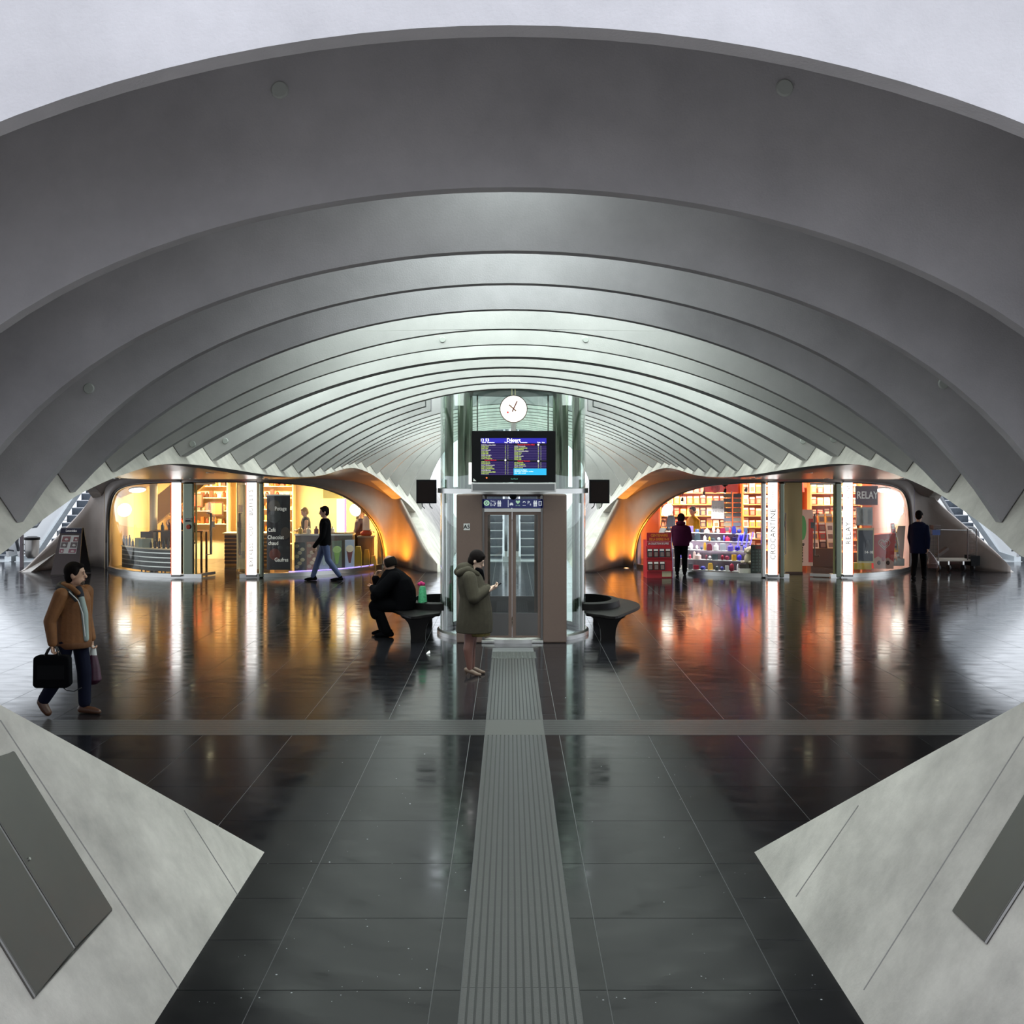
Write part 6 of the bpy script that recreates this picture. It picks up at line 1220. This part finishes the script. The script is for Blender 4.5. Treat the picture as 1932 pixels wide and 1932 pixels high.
# ---- generic walker used for the small background figures
def walker(loc, label, H, fw, hair_m, top_m, leg_m, shoe_m, coat_len=0.52, stride=0.28, arms='hang', build=1.0, skin=SKIN, hairk={}, bow=0.1, puffy=0.0, sleeveless=False, lean=0.0, hood=None, lift=0.0):
    p = thing('person', label, 'person', loc); k = H / 1.75; fw = Vector(fw).normalized(); sd = fw.cross(V(0, 0, 1)); Z = lambda z: V(0, 0, z * k); L_ = fw * lean
    hc = Z(1.60) + L_ + fw * 0.02; che = Z(1.35) + L_ * 0.8; hip = Z(0.92); sh = lambda q: che + Z(-0.02) + sd * 0.165 * q * build
    kn = {1: hip + sd * 0.09 + fw * stride * 0.55 + Z(-0.43), -1: hip - sd * 0.09 - fw * stride * 0.25 + Z(-0.43)}; an = {1: sd * 0.09 + fw * stride + Z(0.09), -1: -sd * 0.09 - fw * stride * 1.15 + Z(0.12)}
    if arms == 'hang': el = {q: sh(q) + sd * 0.05 * q - fw * 0.06 * q + Z(-0.29) for q in (1, -1)}; ha = {q: el[q] + fw * (0.10 - 0.1 * q) + Z(-0.24) for q in (1, -1)}; hd = V(0, 0, -1)
    else: el = {q: sh(q) + sd * 0.05 * q + fw * 0.02 + Z(-0.28) for q in (1, -1)}; ha = {q: el[q] + fw * 0.24 * k - sd * 0.06 * q + Z(0.02) for q in (1, -1)}; hd = fw
    def ell(mb, rows):
        out = []
        for c, a, b in rows: out.append([c + fw * (b * math.sin(t)) + sd * (a * math.cos(t)) for t in (2 * PI * j / 20 for j in range(20))])
        mb.grid(out, closed=True); o = len(mb.v) - 20 * len(out); mb.f.append(tuple(o + j for j in range(20))); mb.f.append(tuple(o + 20 * (len(out) - 1) + j for j in range(20))); mb.m += [0, 0]
    B = build; mb = MB(); ell(mb, [(Z(0.84), 0.155 * B, 0.11 * B), (Z(0.95), 0.16 * B, 0.115 * B), (Z(1.1) + L_ * .5, 0.145 * B, 0.11 * B), (che - Z(0.05), 0.165 * B, 0.115 * B), (che + Z(0.07), 0.12 * B, 0.09 * B)])
    capsule(mb, che + Z(0.08), hc - Z(0.06), 0.056, 0.052); hf = head(mb, hc, fw, 0.112 * k, bow)
    for q in (1, -1):
        chain(mb, [sh(q), el[q], ha[q]], [0.054, 0.043, 0.03]); hand(mb, ha[q], hd, -sd * q if arms == 'hang' else V(0, 0, -1), 0.5, k)
        chain(mb, [hip + sd * 0.09 * q, kn[q], an[q]], [0.085, 0.058, 0.042])
    b = blob('body', mb, skin, p, 0.011, 2); face_bits(hf, b); hair(hf, p, hair_m, **hairk)
    g = puffy; mb = MB(); z0 = 1.44 - coat_len * 1.0
    rows = [(Z(z0), (0.19 + g) * B, (0.145 + g) * B), (Z(z0 + 0.10), (0.195 + g) * B, (0.15 + g) * B), (Z(1.12) + L_ * .5, (0.185 + g) * B, (0.145 + g) * B), (che - Z(0.04), (0.195 + g) * B, (0.15 + g) * B), (che + Z(0.06), (0.15 + g) * B, (0.12 + g) * B), (che + Z(0.105), 0.085, 0.08)]
    ell(mb, rows)
    if not sleeveless:
        for q in (1, -1): chain(mb, [sh(q) - Z(0.01), el[q], ha[q] + (el[q] - ha[q]) * 0.05], [0.07 + g * .6, 0.064 + g * .6, 0.05 + g * .5])
    blob('top' if sleeveless else 'jacket', mb, top_m, p, 0.012, 2)
    if hood: mb = MB(); chain(mb, [che + Z(0.13) - fw * 0.09 - sd * 0.08, che + Z(0.14) - fw * 0.11, che + Z(0.13) - fw * 0.09 + sd * 0.08], [0.05, 0.065, 0.05]); blob('hood', mb, hood, p, 0.012, 2)
    mb = MB(); ell(mb, [(Z(0.80), 0.15 * B, 0.12 * B), (Z(0.95), 0.165 * B, 0.125 * B)])
    for q in (1, -1): chain(mb, [hip + sd * 0.09 * q, kn[q], an[q] + V(0, 0, 0.02)], [0.10, 0.078, 0.062])
    blob('trousers', mb, leg_m, p, 0.012, 2)
    for q in (1, -1): h_ = V(an[q].x, an[q].y, 0) - fw * 0.06; shoe('shoe', h_, h_ + fw * 0.25, shoe_m, p, 0.045)
    return p, {q: V(*loc) + ha[q] for q in ha}
walker((-4.56, 26.9, 0), 'man in a black jacket and blue jeans striding past the cafe', 1.86, (-1, -0.12, 0), HAIRD, BLKC, DENIM, BLKC, 0.62, 0.30)
walker((4.47, 28.3, 0), 'person in a magenta hooded jacket standing with back turned beside the red stand', 1.60, (0.25, 1, 0), HAIRD, mat('magenta_jacket', (0.045, 0.004, 0.022), 0.8, spec=0.1), BLKC, BLKC, 0.60, 0.05, 'front', 1.0, SKIN, {'puff': 0.02}, 0.3, 0.03, hood=mat('magenta_hood', (0.045, 0.004, 0.022), 0.8, spec=0.1))
pb_, hh_ = walker((10.25, 27.2, 0), 'man in a navy coat walking with a plastic bag past the newsagent', 1.74, (0.55, 0.85, 0), HAIRD, mat('navy_coat', (0.003, 0.005, 0.022), 0.85, spec=0.1), BLKC, BLKC, 0.78, 0.17, 'hang', 1.08)
bg = thing('carrier_bag', 'crumpled clear carrier bag in the hand of the man in navy', 'bag', (hh_[1].x + 0.06, hh_[1].y, hh_[1].z - 0.50)); mb = MB(); loft(mb, [((0.06, 0, 0.0), 0.12, 0.07), ((0.06, 0, 0.12), 0.15, 0.09), ((0.03, 0, 0.28), 0.08, 0.05), ((-0.03, 0, 0.42), 0.025, 0.02)]); blob('bag_body', mb, mat('bag_brown', (0.10, 0.055, 0.05), 0.3, noise=0.5, nscale=25), bg, 0.011, 2); MB().tube([(-0.03, 0, 0.40), (-0.06, 0, 0.46)], 0.01, 6).build('bag_handle', M_WHITE, bg)
walker((-5.72, 30.65, 0), 'blonde assistant in a sleeveless dark top working behind the waffle counter', 1.70, (-0.95, -0.3, 0), mat('blonde_hair', (0.42, 0.29, 0.12), 0.6), mat('charcoal_top', (0.04, 0.038, 0.035), 0.8), BLKC, BLKC, 0.55, 0.04, 'front', 0.9, SKINP, {}, 0.35, 0.0, True, 0.03)
walker((-4.35, 31.2, 0), 'blond customer in a dark top bending over the counter beside the round lamp', 1.62, (0.9, -0.4, 0), mat('ash_blond_hair', (0.38, 0.27, 0.13), 0.6), mat('plum_top', (0.06, 0.02, 0.035), 0.8), BLKC, BLKC, 0.55, 0.04, 'front', 0.95, SKINP, {'long': 0.18}, 0.5, 0.0, False, 0.10)
walker((5.25, 30.9, 0), 'shop assistant in a yellow jacket standing behind the trinket display', 1.72, (-0.7, -0.6, 0), HAIRD, mat('yellow_jacket', (0.50, 0.36, 0.01), 0.6), mat('brown_trousers', (0.03, 0.02, 0.015), 0.8), BLKC, 0.5, 0.04, 'front', 0.95, SKIN, {}, 0.2, 0.0, False, 0.04)
def man_cafe():
    p = thing('person', 'man in a black shirt sitting at the high table inside the cafe', 'person', (-9.55, 31.15, 0)); hc = V(-0.04, -0.05, 1.45)
    mb = MB(); loft(mb, [((0.08, 0, 0.78), 0.14, 0.16), ((0.08, 0, 0.95), 0.13, 0.17), ((0.06, 0, 1.12), 0.13, 0.19), ((0.03, 0, 1.27), 0.09, 0.15)]); capsule(mb, V(0.02, 0, 1.25), V(-0.02, -0.02, 1.39), 0.055, 0.05); hf = head(mb, hc, V(-0.8, -0.6, 0), 0.105, 0.3)
    for q in (-1, 1): e = V(-0.12, 0.19 * q - 0.03, 1.08); w = V(-0.22, 0.07 * q - 0.1, 1.22); chain(mb, [V(0.03, 0.18 * q, 1.24), e, w], [0.052, 0.043, 0.03]); hand(mb, w, V(0.3, -0.1 * q, 0.9), V(0.5, 0, 0), 0.5); chain(mb, [V(0.08, 0.09 * q, 0.80), V(-0.28, 0.1 * q, 0.78), V(-0.22, 0.1 * q, 0.36)], [0.08, 0.06, 0.045])
    b = blob('body', mb, SKINP, p, 0.011, 2); face_bits(hf, b); hair(hf, p, mat('ginger_hair', (0.30, 0.14, 0.05), 0.6)); mb = MB(); loft(mb, [((0.08, 0, 0.80), 0.17, 0.19), ((0.08, 0, 0.98), 0.165, 0.2), ((0.05, 0, 1.15), 0.16, 0.21), ((0.03, 0, 1.27), 0.11, 0.17), ((0.02, 0, 1.31), 0.06, 0.08)])
    for q in (-1, 1): chain(mb, [V(0.03, 0.18 * q, 1.22), V(-0.10, 0.19 * q - 0.03, 1.10)], [0.075, 0.065])
    blob('shirt', mb, BLKC, p, 0.012, 2); mb = MB()
    for q in (-1, 1): chain(mb, [V(0.1, 0.09 * q, 0.82), V(-0.28, 0.1 * q, 0.79), V(-0.22, 0.1 * q, 0.33)], [0.1, 0.08, 0.065])
    blob('trousers', mb, mat('rust_trousers', (0.3, 0.05, 0.04), 0.8), p, 0.012, 2)
    for q in (-1, 1): shoe('shoe', (-0.16, 0.1 * q, 0.26), (-0.38, 0.1 * q, 0.26), BLKC, p, 0.045)
    s = thing('bar_stool', 'dark bar stool under the man in the black shirt', 'stool', (-9.47, 31.15, 0)); MB().box(-0.17, 0.17, -0.17, 0.17, 0.70, 0.74).build('seat', M_DWOOD, s); MB().box(-0.34, 0.15, -0.12, 0.12, 0.22, 0.25).build('footrest', M_DWOOD, s)
    for a in (-0.15, 0.15):
        for c in (-0.15, 0.15): MB().box(a - 0.015, a + 0.015, c - 0.015, c + 0.015, 0, 0.7).build('leg', M_DWOOD, s)
man_cafe()
